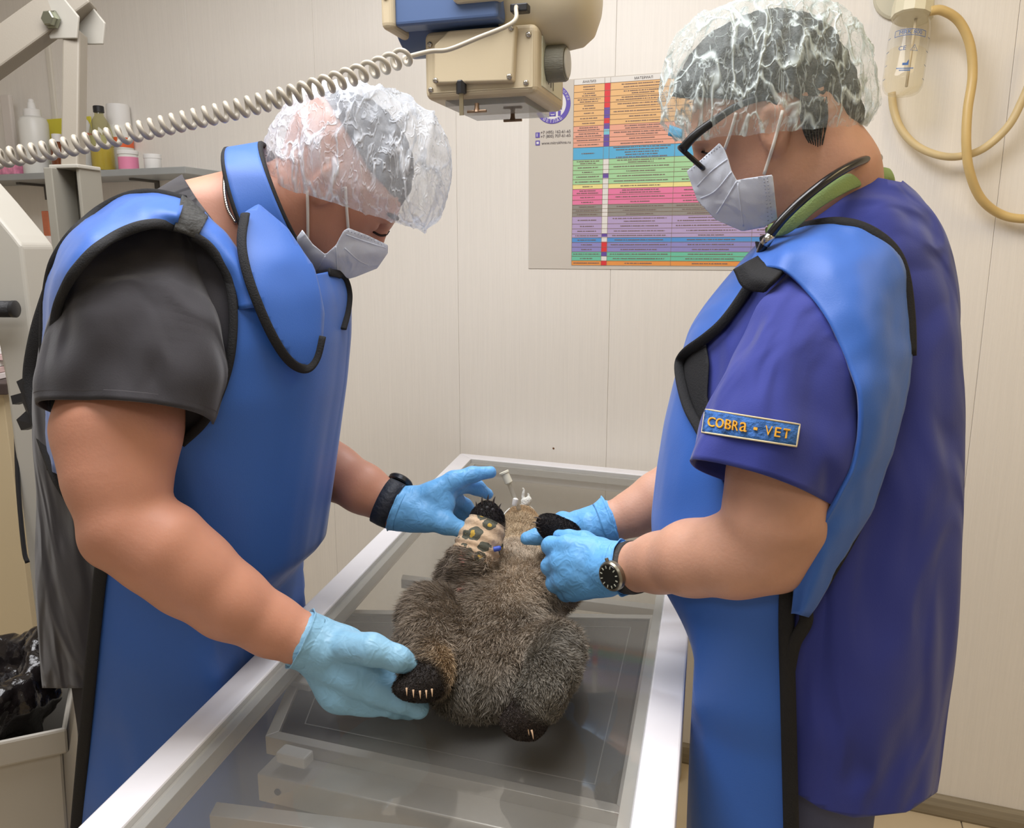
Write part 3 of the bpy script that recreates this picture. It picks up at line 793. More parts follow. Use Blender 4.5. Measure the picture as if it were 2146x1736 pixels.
b0, b1 = PZ(538, 1622, 0.785), PZ(1330, 1800, 0.785)
bd = unit((b1 - b0) * np.array([1, 1, 0])); bn = np.array([-bd[1], bd[0], 0])
bar = [b0, b1, b1 + bn * 0.05, b0 + bn * 0.05]
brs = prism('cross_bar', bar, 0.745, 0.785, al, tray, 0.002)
lathe('bar_hole_disc', [(0.0045, -0.001), (0.0045, 0.0012)], b0 + bd * 0.03 + UP * -0.02, mat('hole_shade_black', (40, 40, 42), 0.5), brs, basis(-bn, bd), 14)  # dark disc on the bar: the shade inside a hole, painted as colour
for px0, px1 in ((645, 560), (1120, 1090)):
    a, b = PZ(px0, 1655, 0.735), PZ(px1, 1840, 0.70)
    dd = unit(b - a)
    box('arm_beam', (a + b) / 2, (0.028, np.linalg.norm(b - a) / 2, 0.014), al, tray, Rm=np.stack([unit(np.cross(dd, UP)), dd, np.cross(unit(np.cross(dd, UP)), dd)], 1), bevel=0.002)
pc = (plate[0] + plate[2]) / 2
# carriage bars from the tray to the table frame
I1n = [np.append(q, 0) for q in I1]
for f in (0.34, 0.74):
    a = I1n[0] + (I1n[3] - I1n[0]) * f; b = I1n[1] + (I1n[2] - I1n[1]) * f
    a = a + (b - a) * .0; prism('carriage_bar', [a, b, b + np.array([0, -.025, 0]), a + np.array([0, -.025, 0])], tz - 0.045, tz - 0.0245, al, tray, 0.001)
lz = 0.66
box('lower_shelf', (*PZ(900, 1690, lz)[:2], lz), (0.17, 0.20, 0.012), mat('under_shelf_grey', (170, 166, 160), 0.4), table, Rm=rotz(-A20), bevel=0.003)
q = PZ(700, 1712, lz + 0.0135)
tag(box('paper_sheet', q, (0.06, 0.03, 0.0012), mat('paper_white', (226, 222, 214), 0.6), Rm=rotz(-0.35)), 'white sheet of paper lying on the shelf beneath the clear table top', 'paper')
# ================================================================== X-ray machine
beige = mat('housing_beige', (202, 186, 154), 0.45, bump=0.02, bscale=300)
beige2 = mat('housing_beige_light', (214, 200, 168), 0.42, bump=0.02, bscale=300)
steel = mat('screw_steel', (190, 186, 178), 0.25, metal=1.0)
black_pl = mat('black_plastic', (34, 34, 36), 0.4)
panel_bl = mat('panel_blue_grey', (84, 106, 146), 0.4)
dX = 1.32
yaw = math.radians(-17)
XR = rotz(yaw) @ np.eye(3)                     # local x along the width, y away, z up
cx0 = P(1004, 130, dX)                          # centre of the front face
w2, h2, dp = R(125, dX), R(69, dX), 0.19
def xl(x, y, z): return cx0 + XR @ np.array([x, y, z])
head = thing('xray_tube_head', 'beige X-ray tube head with light collimator hanging above the table', 'x-ray head', xl(0, dp / 2, -h2))
col = box('collimator_box', xl(0, dp / 2, 0), (w2, dp / 2, h2), beige, head, Rm=XR, bevel=0.012, seg=4)
# raised cover plate with cut upper-left corner
cv = [(-w2 * .80, -h2 * .60), (w2 * .64, -h2 * .68), (w2 * .69, h2 * .93), (-w2 * .52, h2 * .93), (-w2 * .78, h2 * .55)]
V = [xl(x, 0.002, z) for x, z in cv] + [xl(x * .97 + (-w2 * .03 * 0), -0.012, z * .97) for x, z in cv]
n = len(cv)
cov = mesh_obj('cover_plate', V, [list(range(n)), list(range(n, 2 * n))[::-1]] + [[k, n + k, n + (k + 1) % n, (k + 1) % n] for k in range(n)], beige, col, smooth=False)
md = cov.modifiers.new('bevel', 'BEVEL'); md.width = 0.004; md.segments = 3
md = cov.modifiers.new('n', 'WEIGHTED_NORMAL')
def screw(x, z, y=0.0, r=0.0048, parent=col):
    s_ = mesh_obj('screw', *lathe_vf([(r, 0), (r * .95, 0.0015), (r * .7, 0.003), (r * .2, 0.0034)], xl(x, y, z), XR @ basis((0, -1, 0), (1, 0, 0)), 14), steel, parent)
    boxes('slot', [(xl(x, y - 0.0033, z), (r * .6, 0.0006, r * .13), XR, 0), (xl(x, y - 0.0033, z), (r * .13, 0.0006, r * .6), XR, 0)], steel, s_)
for x, z in ((-w2 * .88, h2 * .6), (-w2 * .88, -h2 * .72), (w2 * .86, h2 * .66), (w2 * .82, -h2 * .68)): screw(x, z)
for x, z in ((w2 * .60, h2 * .83), (w2 * .57, -h2 * .52), (-w2 * .74, -h2 * .50)): screw(x, z, -0.012)
# seam strips of the front frame
boxes('frame_line', [(xl(0, -0.0003, -h2 * .80), (w2 * .92, 0.0006, 0.0006), XR, 0), (xl(w2 * .93, -0.0003, 0), (0.0006, 0.0006, h2 * .8), XR, 0)], beige2, col)
# key switch under the cover
lathe('key_switch', [(0.0085, 0), (0.0085, 0.018), (0.0075, 0.02)], xl(-w2 * .30, -0.006, -h2 * .60) - UP * .016, black_pl, head, EYE, 8, smooth=False)
box('key', xl(-w2 * .30, -0.006, -h2 * .60) - UP * .032, (0.0035, 0.0012, 0.018), mat('key_metal', (170, 158, 130), 0.3, metal=0.9), head, Rm=XR)
# control face on the right with dial
fx = w2 + 0.0006
def xs(y, z, o=0.0): return xl(w2 + o, y, z)
box('control_plate', xs(dp * .52, 0.002, 0.0006), (0.0008, dp * .36, h2 * .72), mat('control_plate_pale', (216, 216, 190), 0.4), head, Rm=XR, bevel=0.0004)
for spec in [(xs(dp * (.3 + .08 * k), -h2 * (.25 + .05 * k), 0.0018), (0.0003, 0.0012, h2 * .2), XR, 0) for k in range(4)] + [(xs(dp * .42, h2 * .42, 0.0018), (0.0003, 0.007, 0.0012), XR, 0), (xs(dp * .5, h2 * .5, 0.0018), (0.0003, 0.006, 0.0012), XR, 0)]:
    boxes('plate_mark', [spec], mat('marks_grey', (120, 118, 104), 0.6), head)
KR = XR @ basis((1, 0, 0), (0, 1, 0))
kb = lathe('dial_knob', [(0.029, 0), (0.029, 0.028), (0.0275, 0.031), (0.012, 0.0315)], xs(dp * .36, h2 * .08, 0.002), mat('knob_grey', (124, 122, 108), 0.5, bump=0.3, bscale=120, stretch=(1, 1, 6)), head, KR, 40)
lathe('knob_cap', [(0.024, 0.0318), (0.023, 0.0335), (0.004, 0.034)], xs(dp * .36, h2 * .08, 0.002), mat('knob_cap_pale', (178, 174, 158), 0.3), kb, KR, 32)
# window plate below
wn = clear_mat('window_acrylic', (236, 240, 246), 0.05, 1.49, 0.97, milky=0.35)
box('light_window', xl(0.004, dp * .5, -h2 - 0.005), (w2 * .72, dp * .42, 0.005), wn, head, Rm=XR, bevel=0.001)
for (x, y) in ((-w2 * .08, dp * .05), (w2 * .22, dp * .62)):
    sc_ = lathe('thumb_screw', [(0.006, 0), (0.004, 0.006), (0.0035, 0.014)], xl(x, y, -h2 - 0.022), mat('thumb_brass', (142, 118, 96), 0.35, metal=0.8), head, EYE, 12)
    box('wing', xl(x, y, -h2 - 0.021), (0.017, 0.0025, 0.0022), MATS['thumb_brass'], sc_, Rm=XR, bevel=0.001)
# tube housing above: horizontal drum with blue front panel
hz = h2 + 0.062; hy = dp * .42; hr = 0.088
AX = XR @ basis((1, 0, 0), (0, 0, 1))
lathe('drum_end', [(0.02, 0.235), (0.05, 0.232), (0.072, 0.222), (hr * .96, 0.205), (hr, 0.18), (hr, 0.085), (hr * .98, 0.083)], xl(-0.055, hy, hz), beige2, head, AX, 48)
lathe('drum_body', [(hr * .93, -0.10), (hr * .95, -0.098), (hr * .95, 0.086)], xl(-0.055, hy, hz), panel_bl, head, AX, 48)
box('drum_panel', xl(-0.045, -0.012, hz - .008), (0.088, 0.022, 0.052), panel_bl, head, Rm=XR, bevel=0.006, seg=3)
eb = box('drum_end_plate', xl(-0.142, 0.04, hz - .004), (0.011, 0.085, 0.062), beige, head, Rm=XR, bevel=0.010, seg=4)
screw(-0.142, hz - 0.018, -0.045, 0.005, eb)
box('panel_tab', xl(0.012, -0.033, hz + 0.012), (0.042, 0.016, 0.048), beige2, head, Rm=XR, bevel=0.01, seg=4)
box('cable_socket', xl(0.075, -0.018, hz - .046), (0.014, 0.01, 0.006), black_pl, head, Rm=XR, bevel=0.002)
lathe('swivel_neck', [(0.055, 0), (0.055, 0.05), (0.045, 0.052), (0.045, 0.12)], xl(0, dp * .5, h2 - 0.005), beige2, head, EYE, 32)
tube('support_arm', catmull([xl(-0.02, hy, hz + 0.06), xl(-0.05, hy, hz + 0.2), xl(-0.35, hy + .1, hz + 0.33), xl(-0.75, hy + .15, hz + 0.36)], 24), 0.028, beige, head, 16)

# coiled cable from the housing to the stand
cab_m = mat('cable_grey_beige', (182, 174, 158), 0.35)
cl = [(872, 110, 1.15), (760, 152, 1.075), (640, 190, 1.03), (500, 228, 1.02), (380, 255, 1.02), (260, 282, 1.02), (120, 312, 1.02), (0, 332, 1.02), (-110, 350, 1.02)]
base = catmull([P(*q) for q in cl], 1600)
seglen = np.concatenate([[0], np.cumsum(np.linalg.norm(np.diff(base, axis=0), axis=1))])
pxs = proj(base); cum = np.concatenate([[0], np.cumsum(np.abs(np.diff(pxs[:, 0])))])
ph = cum / 22.6 * 2 * math.pi
T, N, B = frames(base)
Nn = np.cross(T, np.array([0, 1.0, 0])); Nn /= np.linalg.norm(Nn, axis=1)[:, None]; Bn = np.cross(T, Nn)
rad = np.array([R(16.0, d) for d in pxs[:, 2]]) * np.clip(cum / 18, 0.05, 1)
coil = base + rad[:, None] * (np.cos(ph)[:, None] * Nn + np.sin(ph)[:, None] * Bn)
lead = catmull([xl(0.072, -0.03, hz - .046), P(1075, 47, 1.22), P(1000, 80, 1.19), P(940, 104, 1.18), P(900, 108, 1.17), coil[30]], 40)[:-1]
tag(tube('coiled_cable', np.concatenate([lead, coil[30:]]), 0.0034, cab_m, seg=8), 'grey coiled cable stretched from the X-ray head to the left', 'cable')

# stand at the left
stand_m = mat('stand_grey_beige', (154, 146, 132), 0.5, bump=0.03, bscale=300)
stand_l = mat('stand_light', (186, 182, 171), 0.45)
dS = 1.72
st = thing('xray_stand', 'grey beige X-ray stand with square post and bolted slanting arm', 'stand', (*P(155, 350, dS)[:2], 0))
pa = P(154, 355, dS); sz0 = pa[2]
ptop = P(152, 70, dS)[2]
SRm = rotz(math.radians(-12))
hw = R(18, dS)
up_t = P(158, 70, dS); pd = unit(up_t - pa); PRm = np.stack([unit(np.cross(np.array([0, 1.0, 0]), pd)), np.cross(pd, unit(np.cross(np.array([0, 1.0, 0]), pd))), pd], 1)
box('upper_post', (pa + up_t) / 2, (hw, hw, np.linalg.norm(up_t - pa) / 2), stand_m, st, Rm=PRm, bevel=0.004)
hw2 = R(33, dS)
boxes('channel_post', [((pa[0] + .006, pa[1] + hw2 * .8, sz0 / 2), (hw2, 0.004, sz0 / 2), SRm, 0.001), ((pa[0] - hw2 * .75, pa[1] - .01, sz0 / 2), (hw2 * .30, hw2, sz0 / 2), SRm, 0.002), ((pa[0] + hw2 * .95, pa[1] - .0, sz0 / 2), (hw2 * .12, hw2, sz0 / 2), SRm, 0.002)], mat('stand_channel', (152, 148, 136), 0.5), st)
box('post_cap', (pa[0] + .004, pa[1], sz0 + .003), (hw2 * 1.05, hw2 * 1.05, 0.004), stand_l, st, Rm=SRm, bevel=0.002)
# bracket of two plates with bolt and the slanting arm
pv = P(146, 45, dS)
def sl(x, y, z): return pv + SRm @ np.array([x, y, z])
pl_ = [(-.052, .034), (-.006, .062), (.046, .0), (.036, -.042), (-.028, -.040)]
k_ = R(1000, dS) / 1000 * 900
for yy, nm in ((-0.030, 'bracket_plate'), (0.024, 'bracket_plate')):
    off = 0.0 if yy < 0 else 0.02
    V = [sl(x + off, yy, z) for x, z in pl_] + [sl(x + off, yy + 0.006, z) for x, z in pl_]
    b_ = mesh_obj(nm, V, [[0, 1, 2, 3, 4], [9, 8, 7, 6, 5]] + [[k, 5 + k, 5 + (k + 1) % 5, (k + 1) % 5] for k in range(5)], stand_l, st, smooth=False)
    md = b_.modifiers.new('bevel', 'BEVEL'); md.width = 0.002; md.segments = 2
BXr = SRm @ basis((0, -1, 0), (1, 0, 0))
lathe('bolt', [(0.011, -0.09), (0.011, 0.034), (0.0195, 0.034), (0.0195, 0.038), (0.0155, 0.039), (0.0155, 0.05), (0.013, 0.052)], sl(-.012, 0, -.005), mat('zinc', (150, 152, 134), 0.35, metal=0.8), st, BXr, 6, smooth=False)
a, b = sl(-0.01, 0, 0.03), P(-90, 175, dS - .02)
a2 = a + unit(a - b) * 0.05
dd = unit(b - a2); sd = unit(np.cross(dd, np.array([0, 1.0, 0]))); 
box('slanting_arm', (a2 + b) / 2, (0.034, 0.024, np.linalg.norm(b - a2) / 2), stand_m, st, Rm=np.stack([sd, np.cross(dd, sd), dd], 1), bevel=0.004)
# pale housing column in front of the stand, slanted top, black grip
dH = 1.42
hs = thing('machine_column', 'pale housing column with slanted top and black grip beside the stand', 'machine', (*P(40, 800, dH)[:2], 0))
r0, r1 = P(-70, 690, dH), P(66, 690, dH)
wv = r1 - r0; wlen = np.linalg.norm(wv[:2]); ux = unit(wv * np.array([1, 1, 0]))
lx = P(6, 690, dH); ztop1 = P(62, 515, dH)[2]; ztop0 = P(0, 428, dH)[2]; zl = P(0, 690, dH)[2]
xl0 = (lx - r1) @ ux
def hp_(x, y, z): return np.array([*(r1 + ux * x + np.array([-ux[1], ux[0], 0]) * y)[:2], z])
prof2 = [(0, 0), (0, ztop1), (-0.012, ztop1 + 0.018), (-0.055, ztop0 + 0.005), (-0.11, ztop0 + .075), (-0.13, ztop0 + .075), (-0.13, zl + .08), (-0.062, zl - 0.02), (-0.057, zl - .1), (-0.057, 0)]
nP = len(prof2)
V = [hp_(x, 0, z) for x, z in prof2] + [hp_(x, 0.10, z) for x, z in prof2]
ho = mesh_obj('column_housing', V, [list(range(nP))[::-1], list(range(nP, 2 * nP))] + [[k, (k + 1) % nP, nP + (k + 1) % nP, nP + k] for k in range(nP)], stand_l, hs, smooth=False)
md = ho.modifiers.new('bevel', 'BEVEL'); md.width = 0.006; md.segments = 3
tube('grip', np.array([P(-60, 648, dH - .035), P(28, 648, dH - .035)]), [R(17, dH)] * 2, mat('grip_black', (40, 40, 42), 0.6, bump=0.2, bscale=150), hs, 18)
lathe('grip_end', [(R(17.5, dH), 0), (R(17.5, dH), 0.006), (R(14, dH), 0.008)], P(26, 648, dH - .035), black_pl, hs, basis(ux, UP), 20)
tube('back_cable', catmull([P(34, 900, dH + .05), P(38, 1020, dH + .05), P(50, 1150, dH + .05), P(58, 1180, dH + .05)], 12), 0.004, black_pl, hs)
# desk with papers at the far left edge
dk = P(-10, 800, 1.75)
t = thing('desk', 'desk with dark edged top at the far left', 'desk', (dk[0] - .16, dk[1] + .15, 0))
box('desk_top', (dk[0] - .20, dk[1] + .17, dk[2] - .012), (0.24, 0.20, 0.012), mat('desk_dark', (70, 58, 54), 0.5), t, bevel=0.002)
box('desk_body', (dk[0] - .20, dk[1] + .17, (dk[2] - .024) / 2), (0.22, 0.18, (dk[2] - .025) / 2), mat('desk_cream', (214, 196, 160), 0.5), t, bevel=0.002)
for k in range(5):
    tag(box('paper_pad', (dk[0] - .09 - .004 * (k % 3), dk[1] + .10, dk[2] + .007 + .0135 * k), (0.09, 0.07, 0.0062), mat('pad_%d' % k, [(236, 226, 222), (226, 196, 190), (238, 234, 230), (222, 190, 186), (240, 238, 236)][k], 0.6), Rm=rotz(0.05 * (k - 2)), bevel=0.001),
        ['white paper pad at the bottom of the stack on the desk', 'pink paper pad second from the bottom of the desk stack', 'white paper pad in the middle of the desk stack', 'pink paper pad second from the top of the desk stack', 'white paper pad on top of the desk stack'][k], 'paper', 'pads on the desk')
# waste bin with black bag
dW = 1.30
bc = P(-40, 1640, dW)
zr = P(40, 1512, dW)[2]
bc = np.array([P(10, 1512, dW)[0] - .07, P(10, 1512, dW)[1] + .05, 0])
t = thing('waste_bin', 'pale grey square waste bin lined with a black bag', 'bin', bc)
BR_ = rotz(math.radians(24))
def bin_ring(z, hx, hy): return [bc + BR_ @ np.array([sx * hx, sy * hy, z]) for sx, sy in ((-1, -1), (1, -1), (1, 1), (-1, 1))]
Vb = np.array(bin_ring(0, .095, .095) + bin_ring(zr - .045, .125, .125) + bin_ring(zr - .045, .135, .135) + bin_ring(zr, .137, .137) + bin_ring(zr, .128, .128) + bin_ring(0.02, .09, .09))
Fb = [[3, 2, 1, 0]] + [[4 * i + k, 4 * i + (k + 1) % 4, 4 * (i + 1) + (k + 1) % 4, 4 * (i + 1) + k] for i in range(5) for k in range(4)] + [[20, 21, 22, 23]]
bo = mesh_obj('bin_shell', Vb, Fb, mat('bin_grey', (196, 190, 178), 0.4), t, smooth=False)
md = bo.modifiers.new('bevel', 'BEVEL'); md.width = 0.006; md.segments = 2
fd = Field(bc + np.array([-.2, -.2, zr - .12]), bc + np.array([.2, .2, zr + .16]), 0.006)
for k in range(15):
    a = k * 2 * math.pi / 15; rr_ = 0.098
    fd.ell(bc + np.array([rr_ * math.cos(a), rr_ * math.sin(a), zr + .035 + .02 * math.sin(3 * a)]), (0.034, 0.03, 0.06), k=0.015)
fd.ell(bc + np.array([0, 0, zr - .02]), (.10, .10, .06), k=0.02)
Vg, Fg = fd.mesh(1)
Ng = normals(Vg, Fg); Vg = Vg + Ng * (0.009 * nz(Vg, 28, 3.0, 3))[:, None]
mesh_obj('bag', Vg, Fg, mat('bag_black', (30, 26, 26), 0.16, bump=0.35, bscale=60, coat=0.4), t)

# the collimator's own field lamp, shining down through its window
ld = bpy.data.lights.new('collimator_lamp', 'SPOT'); ld.energy = 6; ld.color = (0.82, 0.9, 1.0); ld.spot_size = math.radians(100); ld.spot_blend = 0.5; ld.shadow_soft_size = 0.03
lo_ = bpy.data.objects.new('collimator_lamp', ld); COL.objects.link(lo_); lo_.location = tuple(xl(0, dp * .5, -h2 - 0.03))

# red centring laser of the collimator
lz_t = PZ(966, 1228, 0.965); lz_o = xl(-0.02, dp * .2, -h2 - 0.03)
ld2 = bpy.data.lights.new('centring_laser', 'SPOT'); ld2.energy = 35; ld2.color = (1.0, 0.08, 0.12); ld2.spot_size = math.radians(0.28); ld2.spot_blend = 0.4; ld2.shadow_soft_size = 0.0005
lo2 = bpy.data.objects.new('centring_laser', ld2); COL.objects.link(lo2); lo2.location = tuple(lz_o)
lo2.rotation_euler = Vector(lz_t - lz_o).to_track_quat('-Z', 'Y').to_euler()
# ================================================================== people: shared builders
EX = np.array([1.0, 0, 0]); EU = np.array([0, SP, CP]); ED = np.array([0, CP, -SP])   # photo right, photo up, sight direction
def pdir(a, b): return unit(EX * a - EU * b)
def pr_(px, py, d, rpx): return (P(px, py, d), R(rpx, d))

def torso_loft(rows, theta, ratio, nrow=150, seg=140, power=2.3):
    """rings (px row, left px, right px, depth) fitted so that they span the outline; shoulder axis turned by theta from the sight line"""
    rows = np.asarray(rows, float)
    py = np.linspace(rows[0, 0], rows[-1, 0], nrow)
    if rows.shape[1] == 4: rows = np.concatenate([rows, np.full((len(rows), 1), ratio)], 1)
    rr = np.stack([np.interp(py, rows[:, 0], rows[:, k]) for k in (1, 2, 3, 4)], 1)
    for _ in range(3):
        q = np.concatenate([rr[:1], rr, rr[-1:]]); rr[1:-1] = 0.5 * rr[1:-1] + 0.25 * (q[1:-3] + q[3:-1]) if len(q) > 4 else rr[1:-1]
    a = np.linspace(0, 2 * math.pi, seg, endpoint=False)
    ca, sa = np.cos(a), np.sin(a)
    ex = np.sign(ca) * np.abs(ca) ** (2 / power); ey = np.sign(sa) * np.abs(sa) ** (2 / power)
    axa = np.array([math.sin(theta), math.cos(theta), 0]); axb = np.array([math.cos(theta), -math.sin(theta), 0])
    V = []
    for y, (xl_, xr_, d, ratio) in zip(py, rr):
        xm = (xl_ + xr_) / 2; s_ = R((xr_ - xl_) / 2, d)
        for _ in range(5):
            c = P(xm, y, d)
            ring_ = c + s_ * (ex[:, None] * axb + ey[:, None] * axa / ratio)
            p = proj(ring_)[:, 0]
            s_ *= (xr_ - xl_) / (p.max() - p.min()); xm += ((xl_ + xr_) - (p.max() + p.min())) / 2
        V.append(c + s_ * (ex[:, None] * axb + ey[:, None] * axa / ratio))
    V = np.array(V).reshape(-1, 3)
    Fc = [[i * seg + k, (i + 1) * seg + k, (i + 1) * seg + (k + 1) % seg, i * seg + (k + 1) % seg] for i in range(nrow - 1) for k in range(seg)]
    N = normals(V, Fc); c = V.mean(0)
    if np.mean(np.sum(N * (V - c), 1)) < 0:
        Fc = [f[::-1] for f in Fc]; N = -N
    return V, Fc, N
def sleeve_vf(pts, n=44, seg=64, fold=0.004, seed=1.0, hem_tilt=0.0, tight=0.0):
    """open cloth tube along an arm: (px, py, d, half width px); folds run across it"""
    C = np.array([np.append(P(x, y, d), R(r, d)) for x, y, d, r in pts]); C = catmull(C, n)
    path, rad = C[:, :3], C[:, 3]
    T, N, B = frames(path)
    fx = ED; N = fx - T * (T @ fx)[:, None]; N /= np.linalg.norm(N, axis=1)[:, None]; B = np.cross(T, N)
    a = np.linspace(0, 2 * math.pi, seg, endpoint=False)
    V = path[:, None] + rad[:, None, None] * (0.80 * np.cos(a)[None, :, None] * N[:, None] + np.sin(a)[None, :, None] * B[:, None])
    V = V.reshape(-1, 3)
    Fc = [[i * seg + k, i * seg + (k + 1) % seg, (i + 1) * seg + (k + 1) % seg, (i + 1) * seg + k] for i in range(n - 1) for k in range(seg)]
    Nn = normals(V, Fc)
    tt_ = np.repeat(np.linspace(0, 1, n), seg); aa_ = np.tile(a, n)
    V = V + Nn * (fold * nz(V * np.array([1, 1, 0.6]), 14, seed, 2) + fold * .45 * tt_ * (1 - .6 * tt_) * np.sin(4 * aa_ + 7 * tt_ + seed + 1.5 * np.sin(2 * aa_)))[:, None]
    # hem: a stitched thicker band at the end
    return V, Fc
def fold_disp(V, N, amp, scale, seed, stretch=(1, 1, 1)):
    return V + N * (amp * nz(V * np.array(stretch), scale, seed, 2))[:, None]

def head_field(fd, C, f, u, s, sc=1.0):
    def L(a, b, c=0.0): return C + sc * (f * a + u * b + s * c)
    Rm = np.stack([f, u, s], 1)
    fd.ell(L(-.012, .022), np.array([.100, .088, .078]) * sc, Rm, k=.02)
    fd.ell(L(.030, -.012), np.array([.066, .070, .068]) * sc, Rm, k=.03)          # forehead to cheeks
    fd.ell(L(.040, -.065), np.array([.052, .055, .056]) * sc, Rm, k=.03)          # upper jaw
    fd.cone(L(-.005, -.060, -.052), L(.078, -.112, -.016), .018 * sc, .020 * sc, k=.03)
    fd.cone(L(-.005, -.060, .052), L(.078, -.112, .016), .018 * sc, .020 * sc, k=.03)
    fd.ell(L(.078, -.112), np.array([.020, .018, .024]) * sc, Rm, k=.02)           # chin
    fd.cone(L(.088, .004, -.030), L(.088, .004, .030), .013 * sc, .013 * sc, k=.018)   # brow
    fd.cone(L(.096, -.010), L(.112, -.050), .009 * sc, .014 * sc, k=.014)          # nose
    for q in (-1, 1):
        fd.ell(L(.090, -.022, .031 * q), np.array([.014, .012, .016]) * sc, Rm, k=.012, sub=True)
        fd.ell(L(.078, -.022, .031 * q), np.array([.014, .013, .014]) * sc, Rm, k=.006)  # lidded eye
        fd.ell(L(.102, -.052, .011 * q), np.array([.009, .008, .008]) * sc, Rm, k=.008)
        e = basis(f * .9 + u * .3, u)
        E = np.stack([unit(f * .95 + u * .25), unit(u * .95 - f * .25), s], 1)
        fd.ell(L(-.006, -.028, .080 * q), np.array([.020, .034, .010]) * sc, E, k=.006)
        fd.ell(L(-.003, -.024, .088 * q), np.array([.011, .020, .007]) * sc, E, k=.005, sub=True)
    fd.cone(L(.093, -.078, -.018), L(.093, -.078, .018), .009 * sc, .009 * sc, k=.01)
    return L

def cap_mesh(C0, front, axis, side, half_len, half_wid, height, bulge, seed, nphi=180, nth=60, lean=0.0, skew=0.0):
    """gathered disposable cap: dome over an elliptic brim, puffed out, pleated toward the elastic"""
    V = []
    for i in range(nth):
        t = i / (nth - 1)
        for k in range(nphi):
            a = 2 * math.pi * k / nphi
            th = t * math.radians(118)
            rho = math.sin(min(th, math.pi / 2)) ** 0.74
            if th > math.pi / 2: rho = 1 - (1 - 1 / bulge) * ((th - math.pi / 2) / math.radians(28)) ** 1.3
            z = math.cos(th) if th < math.pi / 2 else -0.16 * ((th - math.pi / 2) / math.radians(28))
            zz = (abs(z) ** 0.82) * (1 if z > 0 else -1) * height + 0.16 * height
            pl = (t ** 2.2) * (0.010 * math.sin(38 * a + 1.5 * math.sin(5 * a + seed)) + 0.010 * math.sin(61 * a + seed))
            r = rho * (1 + pl)
            bl = bulge
            V.append(C0 + front * (r * half_len * bl * math.cos(a) + skew * height * max(z, 0)) + side * (r * half_wid * bl * math.sin(a)) + axis * (zz + lean * math.cos(a) * rho * half_len))
    V = np.array(V)
    Fc = [[i * nphi + k, (i + 1) * nphi + k, (i + 1) * nphi + (k + 1) % nphi, i * nphi + (k + 1) % nphi] for i in range(nth - 1) for k in range(nphi)]
    N = normals(V, Fc); c = V.mean(0)
    if np.mean(np.sum(N * (V - c), 1)) < 0: Fc = [f[::-1] for f in Fc]; N = -N
    # crumples: ridges running from the front-back crease over the crown
    rel = V - C0; x = rel @ front; y = rel @ side; z = rel @ axis
    rg = np.array([1 - abs(noise.noise(Vector((float(a) * 34 + float(c_) * 16, float(b) * 16, float(c_) * 9 + seed)))) * 2.2 for a, b, c_ in zip(x, y, z)])
    rg2 = np.array([1 - abs(noise.noise(Vector((float(a) * 60, float(b) * 60, float(c_) * 60 + seed)))) * 2.0 for a, b, c_ in zip(x, y, z)])
    V = V + N * (0.0065 * np.clip(rg, 0, 1) ** 3 + 0.0022 * np.clip(rg2, 0, 1))[:, None]
    return V, Fc
